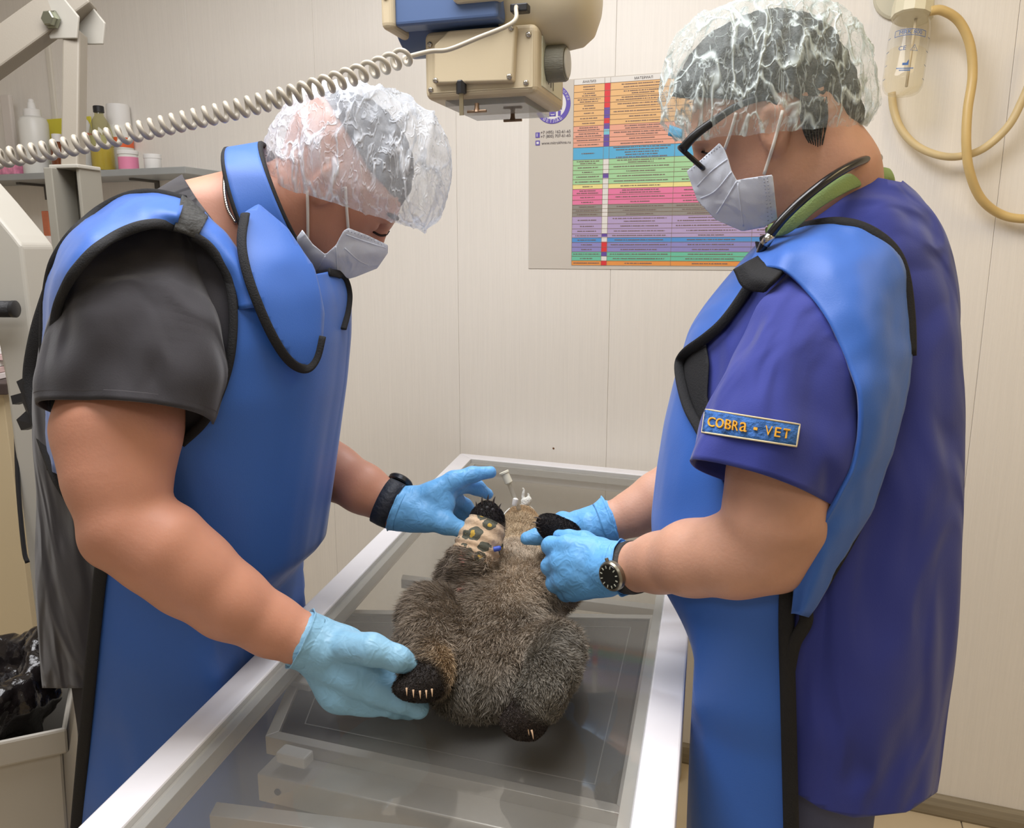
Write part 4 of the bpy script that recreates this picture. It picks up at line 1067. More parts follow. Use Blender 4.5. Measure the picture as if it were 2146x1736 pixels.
def cap_material(name, rgb, opac):
    m = bpy.data.materials.new(name); m.use_nodes = True; MATS[name] = m
    nt = m.node_tree; nt.nodes.remove(nt.nodes['Principled BSDF']); L = nt.links.new
    tr_ = nt.nodes.new('ShaderNodeBsdfTransparent')
    df = nt.nodes.new('ShaderNodeBsdfDiffuse'); df.inputs[0].default_value = (*s2l(rgb), 1)
    tl = nt.nodes.new('ShaderNodeBsdfTranslucent'); tl.inputs[0].default_value = (*s2l(rgb), 1)
    gl = nt.nodes.new('ShaderNodeBsdfGlossy'); gl.inputs['Roughness'].default_value = 0.35
    m1 = nt.nodes.new('ShaderNodeMixShader'); m1.inputs[0].default_value = 0.35
    m2 = nt.nodes.new('ShaderNodeMixShader'); m2.inputs[0].default_value = 0.05
    m3 = nt.nodes.new('ShaderNodeMixShader')
    tc = nt.nodes.new('ShaderNodeTexCoord')
    mp = nt.nodes.new('ShaderNodeMapping'); mp.inputs['Scale'].default_value = (1.0, 0.6, 0.38); mp.inputs['Rotation'].default_value = (0, math.radians(-28), 0)
    def ridge(scale, width):
        t_ = nt.nodes.new('ShaderNodeTexNoise'); t_.inputs['Scale'].default_value = scale; t_.inputs['Detail'].default_value = 2.5; t_.inputs['Distortion'].default_value = 0.6
        L(mp.outputs[0], t_.inputs['Vector'])
        a_ = nt.nodes.new('ShaderNodeMath'); a_.operation = 'SUBTRACT'; a_.inputs[1].default_value = 0.5; L(t_.outputs['Fac'], a_.inputs[0])
        b_ = nt.nodes.new('ShaderNodeMath'); b_.operation = 'ABSOLUTE'; L(a_.outputs[0], b_.inputs[0])
        c_ = nt.nodes.new('ShaderNodeMapRange'); c_.interpolation_type = 'SMOOTHSTEP'
        c_.inputs['From Min'].default_value = 0.0; c_.inputs['From Max'].default_value = width; c_.inputs['To Min'].default_value = 1.0; c_.inputs['To Max'].default_value = 0.0
        L(b_.outputs[0], c_.inputs[0]); return c_
    r1, r2 = ridge(26, 0.055), ridge(70, 0.05)
    n = nt.nodes.new('ShaderNodeMath'); n.operation = 'MULTIPLY_ADD'; n.inputs[1].default_value = 0.45
    L(r2.outputs[0], n.inputs[0]); L(r1.outputs[0], n.inputs[2])
    n2 = nt.nodes.new('ShaderNodeTexNoise'); n2.inputs['Scale'].default_value = 420
    mr = nt.nodes.new('ShaderNodeMapRange'); mr.inputs['From Min'].default_value = 0.0; mr.inputs['From Max'].default_value = 1.2
    mr.inputs['To Min'].default_value = opac[0]; mr.inputs['To Max'].default_value = opac[1]
    ad = nt.nodes.new('ShaderNodeMath'); ad.operation = 'MULTIPLY_ADD'; ad.inputs[1].default_value = 0.16
    bp = nt.nodes.new('ShaderNodeBump'); bp.inputs['Strength'].default_value = 0.5; bp.inputs['Distance'].default_value = 0.006
    L(tc.outputs['Object'], mp.inputs[0]); L(tc.outputs['Object'], n2.inputs['Vector'])
    L(n.outputs[0], mr.inputs[0]); L(n2.outputs['Fac'], ad.inputs[0]); L(mr.outputs[0], ad.inputs[2])
    L(n.outputs[0], bp.inputs['Height'])
    for x in (df, tl, gl): L(bp.outputs[0], x.inputs['Normal'])
    L(df.outputs[0], m1.inputs[1]); L(tl.outputs[0], m1.inputs[2])
    L(m1.outputs[0], m2.inputs[1]); L(gl.outputs[0], m2.inputs[2])
    L(ad.outputs[0], m3.inputs[0]); L(tr_.outputs[0], m3.inputs[1]); L(m2.outputs[0], m3.inputs[2])
    L(m3.outputs[0], nt.nodes['Material Output'].inputs[0])
    return m

def on_surface(tree, pts, n, off):
    """a photo-pixel polyline laid on a surface"""
    pp = catmull(np.asarray(pts, float), n)
    return np.array([hit(tree, x, y, off) for x, y in pp])
def smooth_path(path, it=2):
    for _ in range(it):
        path = path.copy(); path[1:-1] = 0.25 * path[:-2] + 0.5 * path[1:-1] + 0.25 * path[2:]
    return path
def trim(name, tree, pts, wpx, m, parent, off=0.002, n=60, flat=0.35):
    pth = smooth_path(on_surface(tree, pts, n, off), 3)
    V, Fc = tube_vf(pth, R(wpx, 1.1), 10, flat=flat, fixed=ED)
    return mesh_obj(name, V, Fc, m, parent)
def piece(name, V, Fc, N, off, poly, m, parent, thick=0.004, facing=None, fold=None):
    """cut a cloth piece out of a body form grown by off, along a photo-pixel outline"""
    V2 = V + N * off
    if fold: V2 = fold_disp(V2, N, *fold)
    val = poly_sd(proj(V2), poly)
    if facing is not None:
        d = np.sum(N * (V2 - CAM), 1) / np.linalg.norm(V2 - CAM, axis=1)
        val = np.maximum(val, (d - facing) * 200)
    Vc, Fk = clip(V2, Fc, val)
    o = mesh_obj(name, Vc, Fk, m, parent)
    return solid(o, thick, 0.0)

skinL = mat('skin_fair', (200, 142, 116), 0.5, sss=0.18, var=0.05, vscale=22, bump=0.05, bscale=260)
skinR = mat('skin_tan', (206, 156, 130), 0.52, sss=0.18, var=0.07, vscale=26, bump=0.07, bscale=220)
apron_m = mat('apron_blue', (54, 104, 190), 0.48, bump=0.05, bscale=600, sheen=0.15)
trim_m = mat('apron_trim_black', (26, 26, 28), 0.8, bump=0.2, bscale=500)
grey_m = mat('scrub_charcoal', (54, 52, 56), 0.9, bump=0.06, bscale=500, sheen=0.2)
scrub_m = mat('scrub_royal_blue', (50, 60, 142), 0.85, bump=0.05, bscale=500, sheen=0.2)
glove_m = mat('glove_nitrile', (112, 180, 236), 0.45, sss=0.0, bump=0.12, bscale=70, stretch=(1, 1, 1), var=0.04, vscale=30)
maskm = mat('mask_white_blue', (214, 220, 232), 0.75, bump=0.05, bscale=600)
loop_m = mat('ear_loop_white', (238, 232, 222), 0.7)
velc_m = mat('velcro_grey', (66, 66, 64), 0.9, bump=0.5, bscale=120)
trous_m = mat('trousers_dark', (44, 42, 46), 0.85)

crease(grey_m, 9, 0.55, 0.012); crease(scrub_m, 8, 0.55, 0.012, rot=(0.0, -0.5, 0.0)); crease(apron_m, 5, 0.35, 0.010, (1, 1, 0.3), (0, 0.2, 0)); crease(glove_m, 60, 0.18, 0.003, (1, 1, 1)); crease(maskm, 22, 0.3, 0.004, (1, 1, 1))

def glove(name, chains, m, parent, cuff=None, h=0.0022, k=0.008, wr=None):
    P_ = np.array([p for ch, _ in chains for p, r in ch]); rm = max(r for ch, _ in chains for p, r in ch)
    fd = Field(P_.min(0) - rm - .02, P_.max(0) + rm + .02, h)
    for ch, fl_ in chains: fd.chain(ch, k, fl_)
    V, Fc = fd.mesh(2)
    N = normals(V, Fc)
    V = V + N * (0.0007 * nz(V, 55, 2.0, 2))[:, None]
    V[:, 2] = np.maximum(V[:, 2], TZ - .0002)                 # the hand rests on the table top
    return mesh_obj(name, V, Fc, m, parent), V, Fc
def cuff_band(name, c, axis, r, m, parent, length=0.02, squash=None, flare=1.12, seed=0.0):
    """rolled, wrinkled glove cuff: an open ring round the wrist"""
    B_ = basis(axis, ED); V = []; seg = 48; n = 9
    for i in range(n):
        t = i / (n - 1)
        for k in range(seg):
            a = 2 * math.pi * k / seg
            rr_ = r * (1 + (flare - 1) * t + 0.025 * math.sin(9 * a + seed + 4 * t) * t) + (0.0022 if i == n - 1 else 0)
            V.append(np.asarray(c) + B_ @ np.array([rr_ * math.cos(a), rr_ * math.sin(a), (t - .5) * length + 0.0012 * math.sin(2 * a + seed)]))
    V = np.array(V); Fc = [[i * seg + k, i * seg + (k + 1) % seg, (i + 1) * seg + (k + 1) % seg, (i + 1) * seg + k] for i in range(n - 1) for k in range(seg)]
    return solid(mesh_obj(name, V, Fc, m, parent), 0.0012)
def legs(fd, hip_l, hip_r, zh):
    for hp_l in (hip_l, hip_r):
        a = np.array([*hp_l, zh]); kn = np.array([hp_l[0], hp_l[1], zh * .53]); an = np.array([hp_l[0], hp_l[1], 0.1])
        fd.cone(a, kn, .078, .052, k=.02); fd.cone(kn, an, .052, .036, k=.015)
def trousers(name, hips, zh, m, parent, w=0.098):
    parts = []
    for hx, hy in hips:
        path = np.array([[hx, hy, zh], [hx, hy, zh * .8], [hx, hy, zh * .5], [hx, hy, 0.25], [hx, hy, 0.035]])
        parts.append(tube_vf(catmull(path, 24), np.interp(np.linspace(0, 1, 24), [0, .3, 1], [w, w * .95, w * .72]), 28))
    c = np.mean(np.array(hips), 0)
    parts.append(lathe_vf([(w * 1.1, 0), (w * 1.35, .03), (w * 1.35, .12), (w * 1.2, .17)], (c[0], c[1], zh - .1), EYE, 32))
    V, Fc = merge(parts)
    return mesh_obj(name, V, Fc, m, parent)
def shoes(hips, fdir, parent, m):
    for hx, hy in hips:
        c = np.array([hx, hy, 0.0]) + fdir * 0.06
        fd = Field(c - np.array([.2, .2, 0.01]), c + np.array([.2, .2, .14]), 0.006)
        fd.cone(c - fdir * .09 + UP * .045, c + fdir * .11 + UP * .035, .042, .034, k=.02)
        fd.cone(c - fdir * .07 + UP * .06, c - fdir * .05 + UP * .095, .042, .045, k=.02)
        V, Fc = fd.mesh(1); V[:, 2] = np.maximum(V[:, 2], 0.001)
        mesh_obj('shoe', V, Fc, m, parent)

def clear_table(V, a, b, inside, margin, z0, z1):
    """keep cloth outside a table edge a-b: points below z1 are pushed back to the line (fading out between z1 and z0)"""
    a, b = np.asarray(a)[:2], np.asarray(b)[:2]; t = (b - a) / np.linalg.norm(b - a); n = np.array([-t[1], t[0]])
    if n @ (np.asarray(inside)[:2] - a) > 0: n = -n
    s_ = (V[:, :2] - a) @ n - margin
    w = np.clip((z0 - V[:, 2]) / (z0 - z1), 0, 1)
    V = V.copy(); V[:, :2] += n * (np.where(s_ < 0, -s_, 0) * w)[:, None]
    return V
# ================================================================== the man in grey (left of the table)
dL = 1.17
Lrows = [(366, 400, 480, 1.15, .5), (385, 360, 535, 1.15, .55), (420, 290, 600, 1.15, .68), (460, 225, 640, 1.15, .82), (500, 178, 672, 1.15, .95), (560, 138, 704, 1.15, 1.05), (620, 110, 722, 1.15, 1.1)] + [(*q, 1.12) for q in ((700, 88, 722, 1.15), (800, 76, 714, 1.16), (900, 78, 702, 1.18),
         (1000, 84, 690, 1.20), (1100, 80, 676, 1.22), (1250, 80, 656, 1.26), (1400, 92, 644, 1.30), (1470, 110, 640, 1.31), (1600, 140, 630, 1.32), (1760, 150, 620, 1.32), (1880, 155, 615, 1.32))]
TV, TF, TN = torso_loft(Lrows, math.radians(14), 1.12)
TV = clear_table(TV, TL, BL, TRc, .022, 1.02, .93); TN = normals(TV, TF)
LS = unit(ray(714, 400)); Lf = pdir(.70, .714); Lf = unit(Lf - LS * (Lf @ LS)); Lu = np.cross(LS, Lf); Lu = Lu if Lu @ EU > 0 else -Lu
LC = P(720, 368, dL + .012)
hipsL = [P(300, 1400, 1.22)[:2], P(430, 1400, 1.42)[:2]]
zhL = 0.90
fd = Field((-0.80, 0.70, 0.0), (0.12, 1.62, 1.74), 0.004)
LL = head_field(fd, LC, Lf, Lu, LS, .93)
fd.cone(LL(-.022, -.05), P(520, 500, 1.17), .054, .068, k=.03)
fd.cone(P(560, 450, 1.17), P(470, 510, 1.16), .060, .080, k=.03)
fd.cone(P(500, 450, 1.16), P(400, 455, 1.12), .055, .046, k=.04)                 # slope to the near shoulder
fd.cone(P(470, 600, 1.17), P(350, 1240, 1.26), .105, .085, k=.03)               # trunk, under the clothes
fd.cone(P(330, 590, 1.05), P(560, 640, 1.32), .055, .055, k=.04)
legs(fd, hipsL[0], hipsL[1], zhL)
for h_ in hipsL: fd.cone(np.array([*h_, .06]) , np.array([h_[0] + .12, h_[1] - .03, .045]), .036, .030, k=.02)
fd.cone(np.array([*hipsL[0], zhL]), np.array([*hipsL[1], zhL]), .09, .09, k=.04)
nearL = [pr_(318, 575, 1.03, 92), pr_(268, 800, .98, 112), pr_(248, 905, .955, 121), pr_(248, 1000, .94, 100), pr_(264, 1095, .93, 86)]
fd.chain(nearL, k=.02)
fd.cone(*[pr_(228, 1135, .93, 46)[0], pr_(270, 1120, .93, 70)[0], R(46, .93), R(70, .93)], k=.02)
foreL = [pr_(262, 1112, .93, 84), pr_(335, 1148, .94, 94), pr_(400, 1200, .955, 88), pr_(480, 1260, .97, 76), pr_(570, 1312, .99, 60), pr_(652, 1350, 1.0, 50), pr_(700, 1372, 1.0, 44)]
fd.chain(foreL, k=.015)
farL = [pr_(640, 640, 1.38, 70), pr_(600, 860, 1.36, 66), pr_(640, 945, 1.34, 62), pr_(700, 990, 1.31, 56), pr_(760, 1024, 1.29, 50), pr_(826, 1062, 1.28, 41), pr_(850, 1066, 1.28, 36)]
fd.chain(farL, k=.015)
# hands inside the gloves
VD = -unit(ray(770, 1420))
handN = [([pr_(642, 1344, .997, 57), pr_(685, 1362, .996, 52)], None),
         ([pr_(642, 1344, .997, 58), pr_(712, 1376, .995, 62), pr_(758, 1404, .99, 58), pr_(788, 1432, .99, 44)], (VD, .55)),
         ([pr_(672, 1385, 1.0, 46), pr_(722, 1432, 1.0, 62), pr_(772, 1452, 1.0, 48), pr_(812, 1470, .998, 32)], (VD, .55)),
         ([pr_(728, 1356, .98, 34), pr_(780, 1362, .962, 33), pr_(836, 1382, .962, 26), pr_(882, 1405, .975, 17)], None),
         ([pr_(796, 1446, .988, 36), pr_(844, 1466, .984, 28), pr_(876, 1484, .992, 21), pr_(874, 1484, 1.02, 17)], None),
         ([pr_(795, 1458, 1.01, 34), pr_(830, 1478, 1.012, 26), pr_(856, 1486, 1.025, 20), pr_(858, 1472, 1.04, 16)], None),
         ([pr_(765, 1460, 1.02, 34), pr_(800, 1474, 1.03, 24), pr_(835, 1474, 1.045, 20), pr_(846, 1460, 1.055, 17)], None),
         ([pr_(735, 1455, 1.03, 30), pr_(770, 1466, 1.042, 21), pr_(805, 1464, 1.055, 18), pr_(825, 1452, 1.06, 15)], None)]
VD2 = -unit(ray(900, 1050))
handF = [([pr_(834, 1066, 1.279, 46), pr_(856, 1067, 1.278, 42)], None),
         ([pr_(830, 1065, 1.279, 44), pr_(872, 1066, 1.275, 46), pr_(915, 1052, 1.275, 40)], (VD2, .6)),
         ([pr_(850, 1078, 1.28, 34), pr_(890, 1082, 1.27, 32), pr_(935, 1098, 1.265, 22), pr_(967, 1110, 1.264, 15), pr_(973, 1112, 1.264, 12)], None),      # thumb
         ([pr_(905, 1035, 1.275, 26), pr_(950, 1008, 1.28, 20), pr_(990, 995, 1.29, 16), pr_(1028, 990, 1.30, 13)], None),                 # index
         ([pr_(915, 1045, 1.285, 24), pr_(962, 1016, 1.30, 18), pr_(1000, 1022, 1.32, 15), pr_(1022, 1036, 1.33, 12)], None),               # middle
         ([pr_(915, 1055, 1.29, 22), pr_(950, 1042, 1.315, 17), pr_(975, 1060, 1.335, 14), pr_(988, 1074, 1.34, 12)], None),                 # ring
         ([pr_(905, 1062, 1.295, 20), pr_(935, 1060, 1.32, 15), pr_(958, 1074, 1.34, 13), pr_(972, 1086, 1.345, 11)], None)]                 # little
for hs_ in (handN, handF):
    for ch, fl_ in hs_: fd.chain([(p, max(r - .0035, .004)) for p, r in ch], .008, fl_)
BV, BF = fd.mesh(2)
hd_ = (BV[:, 0] > -.30) & (BV[:, 2] > .83) & (BV[:, 2] < TZ + .003); BV[hd_, 2] = TZ + .003          # fingers inside the glove stay above the table
manL = tag(mesh_obj('person', BV, BF, skinL), 'person in charcoal scrubs and blue apron bending over the table, holding a hind paw', 'person')
treeB = bvh((BV, BF))
# --- scrub top
neck_cut = [(372, 330), (384, 372), (412, 418), (452, 470), (500, 548), (600, 640), (760, 560), (700, 300)]
V2 = fold_disp(TV, TN, .008, 6, 4.0, (1, 1, .5)); val = np.maximum(-poly_sd(proj(V2), neck_cut), proj(V2)[:, 1] - 1442)
Vc, Fk = clip(V2, TF, val)
sv = sleeve_vf([(388, 490, 1.06, 58), (348, 546, 1.03, 130), (306, 640, 1.0, 172), (279, 755, .965, 173), (262, 868, .95, 167)], fold=.017, seed=2.3)
svn = normals(*sv)
sh = mesh_obj('scrub_top', *merge([(Vc, Fk), sv]), grey_m, manL); solid(sh, .0025)
fs = sleeve_vf([(620, 600, 1.36, 70), (610, 740, 1.36, 84), (598, 850, 1.36, 88)], fold=.004, seed=5.0)
solid(mesh_obj('far_sleeve', *fs, grey_m, manL), .0025)
hem = np.array(sv[0]).reshape(44, 64, 3)
V_, F_ = tube_vf(hem[-3], .0014, 6, closed=True); mesh_obj('hem_stitch', V_, F_, mat('stitch_grey', (84, 80, 82), 0.9), sh)
treeS = bvh(sv)
# --- lead apron
apron = thing('lead_apron', '', 'x'); 
for k_ in ('label', 'category'): del apron[k_]
bpy.data.objects.remove(apron)
front = [(402, 462), (448, 500), (500, 548), (570, 580), (640, 580), (700, 568), (800, 566), (800, 1850), (160, 1850), (160, 1736), (186, 1450), (214, 1180), (330, 960), (425, 885), (462, 820), (484, 740), (490, 640), (470, 560)]
ap = piece('lead_apron', TV, TF, TN, .008, front, apron_m, manL, .005, fold=(.0035, 5, 1.0, (1, 1, .35)))
treeA = bvh((TV + TN * .011, TF))
trim('apron_trim', treeA, [(398, 462), (440, 505), (470, 560), (488, 640), (484, 740), (462, 820), (428, 884), (380, 930)], 9, trim_m, ap)
trim('apron_trim', treeA, [(232, 1140), (214, 1180), (200, 1300), (186, 1450), (172, 1600), (160, 1736), (158, 1800)], 14, trim_m, ap, .003)
trim('apron_trim', treeA, [(690, 570), (718, 580), (730, 612), (728, 650), (718, 690)], 9, trim_m, ap)
# strap over the near shoulder, back to front, with a hook-and-loop patch
def band(name, rows_, m, parent, na=60, nb=14, bulge=.010, thick=.004):
    ctrl = []
    for (xo, yo, do), (xi, yi, di) in rows_:
        a, b = P(xo, yo, do), P(xi, yi, di)
        mid_ = P((xo + xi) / 2, (yo + yi) / 2, (do + di) / 2 - bulge)
        ctrl.append([a, mid_, b])
    G = bisheet(ctrl, na, nb)
    V, Fc = sheet_vf(G); N = normals(V, Fc)
    V = fold_disp(V, N, .003, 22, 7.0)
    o = solid(mesh_obj(name, V, Fc, m, parent), thick)
    return o, G
strap_rows = [((108, 985, 1.06), (132, 1000, .985)), ((96, 880, 1.06), (122, 890, .955)), ((92, 780, 1.06), (112, 785, .935)), ((92, 700, 1.05), (112, 715, .92)), ((94, 640, 1.045), (120, 645, .91)), ((104, 572, 1.0), (142, 592, .88)), ((126, 524, .99), (168, 556, .875)),
              ((160, 480, .99), (203, 520, .88)), ((205, 442, 1.02), (247, 492, .90)), ((265, 412, 1.02), (296, 473, .91)), ((325, 406, 1.02), (335, 469, .93)), ((388, 420, 1.01), (368, 476, .95))]
st_, G = band('apron_strap', strap_rows, apron_m, manL, bulge=.032)
for e_, w_ in ((0, 10), (-1, 10)):
    V_, F_ = tube_vf(smooth_path(G[:, e_]), R(w_, 1.1), 8, flat=.5, fixed=ED); mesh_obj('strap_trim', V_, F_, trim_m, st_)
pt_, G = band('strap_patch', [((380, 412, 1.0), (364, 482, .94)), ((408, 432, 1.0), (390, 490, .95)), ((436, 455, 1.0), (412, 500, .96))], velc_m, manL, 20, 10, .014)
pf_, G = band('front_strap', [((428, 446, 1.005), (404, 494, .96)), ((470, 490, 1.005), (440, 520, .97)), ((520, 560, 1.0), (478, 580, .98)), ((560, 640, 1.0), (495, 650, .985))], apron_m, manL, 24, 10, .010)
V_, F_ = tube_vf(smooth_path(G[:, -1]), R(10, 1.0), 8, flat=.5, fixed=ED); mesh_obj('strap_trim', V_, F_, trim_m, pf_)
# waist belt down the back with a buckle
V_, F_ = tube_vf(catmull([P(112, 590, 1.08), P(78, 700, 1.09), P(64, 800, 1.10), P(84, 890, 1.08), P(118, 985, 1.03), P(150, 1040, 1.02)], 40), R(17, 1.1), 10, flat=.35, fixed=ED)
belt = mesh_obj('back_belt', V_, F_, trim_m, manL)
bk = [P(34, 800, 1.10), P(72, 780, 1.10), P(84, 830, 1.09), P(78, 892, 1.09), P(44, 902, 1.10), P(34, 880, 1.10), P(54, 862, 1.10), P(46, 842, 1.10), P(26, 848, 1.10), P(22, 830, 1.10), P(44, 824, 1.10)]
nB = len(bk); V_ = [q for q in bk] + [q + ED * .016 for q in bk]
bkl = mesh_obj('buckle', V_, [list(range(nB)), list(range(nB, 2 * nB))[::-1]] + [[k, nB + k, nB + (k + 1) % nB, (k + 1) % nB] for k in range(nB)], black_pl, belt, smooth=False)
# --- thyroid collar: ring round the neck and hanging bib
seg = 72; ctr = P(578, 456, 1.165)
ax1 = P(616, 592, 1.165) - P(516, 318, 1.165); ax1 = ax1 / 2
off_ = (P(600, 440, 1.165) - P(534, 472, 1.165)) / 2
V_ = []; nb_ = 9
for i in range(seg):
    a = 2 * math.pi * i / seg
    for j in range(nb_):
        t = j / (nb_ - 1) * 2 - 1
        V_.append(ctr + ax1 * math.cos(a) * (1.0 - .05 * t) + ED * math.sin(a) * (.098 - .012 * t) + off_ * t * (1.0 + .12 * math.cos(a)) + ax1 * .03 * math.sin(3 * a))
F_ = [[i * nb_ + j, ((i + 1) % seg) * nb_ + j, ((i + 1) % seg) * nb_ + j + 1, i * nb_ + j + 1] for i in range(seg) for j in range(nb_ - 1)]
col_ = mesh_obj('thyroid_collar', V_, F_, apron_m, manL); solid(col_, .007)
for j in (0, nb_ - 1):
    path = np.array([V_[i * nb_ + j] for i in range(seg)])
    Vt, Ft = tube_vf(path, R(7, 1.1), 8, closed=True, flat=.8); mesh_obj('collar_trim', Vt, Ft, trim_m, col_)
bib = [(505, 452), (540, 430), (600, 480), (640, 540), (655, 560), (666, 600), (677, 655), (673, 710), (660, 750), (640, 774), (604, 755), (566, 695), (530, 610), (508, 540)]
bb = piece('collar_bib', TV, TF, TN, .022, bib, apron_m, col_, .006, facing=0.15, fold=(.003, 8, 3.0))
trim('bib_trim', bvh((TV + TN * .026, TF)), [(514, 448), (506, 500), (512, 550), (530, 610), (566, 695), (604, 755), (640, 774), (662, 752), (674, 705)], 9.5, trim_m, col_, .002)
# --- cap, hair, mask
capL = cap_material('cap_film_white', (232, 238, 246), (0.30, 0.95))
hair = Field(LC - .16, LC + .16, .004)
Rm = np.stack([Lf, Lu, LS], 1)
hair.ell(LL(-.010, .024), np.array([.104, .092, .082]) * .93, Rm)
hV, hF = hair.mesh(1); hN = normals(hV, hF); hV = hV + hN * (.003 * nz(hV, 70, 1.0, 2))[:, None]
q = (hV - LC); loc = np.stack([q @ Lf, q @ Lu, q @ LS], 1)
val = np.maximum(-(loc[:, 1] - (.030 + .25 * np.maximum(.02 - loc[:, 0], 0))), loc[:, 0] * 0 - 1)
hV, hF = clip(hV, hF, val)
solid(mesh_obj('hair', hV, hF, mat('hair_dark_brown', (52, 46, 44), 0.7, bump=0.6, bscale=260, var=0.25, vscale=60), manL), .002)
cf, ca_ = pdir(305, 96), pdir(.30, -.954)
cV, cF = cap_mesh(P(728, 418, dL), cf, ca_, LS, R(170, dL), R(144, dL), R(205, dL), 1.15, 3.0, skew=.02)
mesh_obj('disposable_cap', cV, cF, capL, manL)
band_pts = np.array([P(728, 398, dL) - ca_ * R(1, dL) + cf * R(168, dL) * math.cos(a) + ED * R(134, dL) * math.sin(a) + ca_ * .002 * math.sin(29 * a) for a in np.linspace(0, 2 * math.pi, 160, endpoint=False)])
# mask
def mask(C, radii, Rm, poly, m, parent, pleat_dir, npl, seed, pleats=(), stitches=()):
    fdm = Field(C - .13, C + .13, .003); fdm.ell(C, radii, Rm)
    V, Fc = fdm.mesh(2); N = normals(V, Fc)
    s_ = (V - C) @ pleat_dir
    V = V + N * (0.0022 * (np.abs(((s_ * npl * 10) % 1.0) * 2 - 1) - .5) + .0015 * nz(V, 30, seed, 2))[:, None]
    V, Fc = clip(V, Fc, poly_sd(proj(V), poly))
    o = solid(mesh_obj('face_mask', V, Fc, m, parent), .0015)
    tm = bvh((V, Fc))
    for pts in pleats: tube('pleat', smooth_path(on_surface(tm, pts, 16, .0008)), .0011, m, o, 6)
    for pts in stitches:
        for q in on_surface(tm, pts, 12, .0010): mesh_obj('stitch', *lathe_vf([(.0008, -.0004), (.0008, .0004)], q, basis(ED), 6), mat('stitch_pale', (168, 174, 190), .8), o)
    return o
mk = mask(P(704, 512, dL), np.array([.078, .063, .070]), np.stack([pdir(.95, -.2), pdir(.2, .95), LS], 1),
          [(621, 500), (634, 482), (655, 512), (682, 534), (704, 514), (720, 484), (730, 478), (772, 494), (812, 514), (812, 530), (790, 562), (745, 580), (700, 592), (650, 588), (632, 566), (624, 530)], maskm, manL, pdir(.25, 1), 3.2, 1.0,
          [[(682, 536), (668, 560), (650, 586)], [(704, 516), (706, 550), (708, 590)], [(722, 520), (750, 545), (772, 556)], [(726, 492), (770, 508), (808, 520)]], [[(730, 484), (768, 498), (806, 516)]])
for pts in ([(644, 400), (645, 440), (645, 505)], [(724, 392), (726, 430), (730, 484)]):
    tube('ear_loop', on_surface(treeB, pts, 14, .004), .0021, loop_m, mk, 8)
browm = mat('brow_dark', (46, 34, 30), 0.8)
tube('eyebrow', on_surface(treeB, [(812, 448), (832, 458), (848, 466)], 10, .001), [.002, .003, .0035, .0038, .0038, .0036, .0034, .003, .0025, .001], browm, manL, 8)
tube('eyelashes', on_surface(treeB, [(782, 486), (800, 494), (822, 488)], 10, .001), .0016, browm, manL, 6)
# necklace
pth = on_surface(bvh((BV, BF)), [(476, 340), (471, 370), (471, 405), (478, 440), (492, 465)], 60, .004)
lk = [lathe_vf([(.0006, -.0011), (.0026, -.0008), (.0026, .0008), (.0006, .0011)], c_, basis(ED + .4 * UP * (i % 2)), 8) for i, c_ in enumerate(pth)]
V_, F_ = merge([tube_vf(pth, .0012, 6)] + lk); mesh_obj('necklace', V_, F_, mat('silver_chain', (214, 210, 204), 0.2, metal=1.0), manL)
# --- gloves and watch
glove_l = mat('glove_nitrile_pale', (138, 186, 214), 0.42, bump=0.12, bscale=70, var=0.04, vscale=30)
crease(glove_l, 60, 0.18, 0.003, (1, 1, 1))
g1, gV, gF = glove('glove', handN, glove_l, manL, k=.007)
cuff_band('cuff', P(640, 1343, .997), P(610, 1335, .99) - P(660, 1355, 1.0), R(58, 1.0), glove_l, g1, .016, seed=1.0, flare=1.05)
g2, gV2, gF2 = glove('glove', handF, glove_m, manL)
cuff_band('cuff', P(834, 1066, 1.279), P(800, 1054, 1.28) - P(840, 1068, 1.28), R(46, 1.28), glove_m, g2, .010, seed=2.0, flare=1.04)
def watch(c, axis, r, wid, case_dir, parent, strap_m, case_m, face_m, case_r):
    axis = unit(axis); B_ = basis(axis, case_dir); seg = 48
    w = bpy.data.objects.new('wristwatch', None); COL.objects.link(w); w.location = tuple(map(float, c)); w.parent = parent; w.empty_display_size = .02
    n = 6; V = []
    for k in range(seg):
        a = 2 * math.pi * k / seg
        for (rr_, z) in ((r, -wid), (r + .003, -wid), (r + .0038, 0), (r + .003, wid), (r, wid), (r - .0006, 0)):
            V.append(np.asarray(c) + B_ @ np.array([rr_ * math.cos(a), rr_ * math.sin(a), z]))
    F_ = [[k * n + j, k * n + (j + 1) % n, ((k + 1) % seg) * n + (j + 1) % n, ((k + 1) % seg) * n + j] for k in range(seg) for j in range(n)]
    mesh_obj('strap', V, F_, strap_m, w)
    cd = unit(np.asarray(case_dir) - axis * (np.asarray(case_dir) @ axis)); CB = basis(cd, axis); cc = np.asarray(c) + cd * (r + .001)
    cs_ = lathe('watch_case', [(case_r * .9, 0), (case_r, .002), (case_r, .008), (case_r * .9, .0105)], cc, case_m, w, CB, 32)
    lathe('watch_face', [(case_r * .82, .0106), (case_r * .8, .0112)], cc, face_m, cs_, CB, 32)
    lathe('crown', [(.0025, 0), (.0025, .004)], cc + CB @ np.array([0, case_r, .006]), case_m, cs_, CB @ basis((0, 1, 0)), 10)
    return w, cc, CB
wt, _, _ = watch(P(814, 1055, 1.28), P(850, 1068, 1.28) - P(770, 1030, 1.285), R(46, 1.28), .013, EU * .8 + ED * .5 + EX * .2, manL, mat('strap_rubber', (40, 44, 54), 0.6, bump=0.3, bscale=160), mat('case_dark', (52, 54, 58), 0.35, metal=0.6), mat('face_dark', (28, 30, 34), 0.15), .021)
hV_ = []
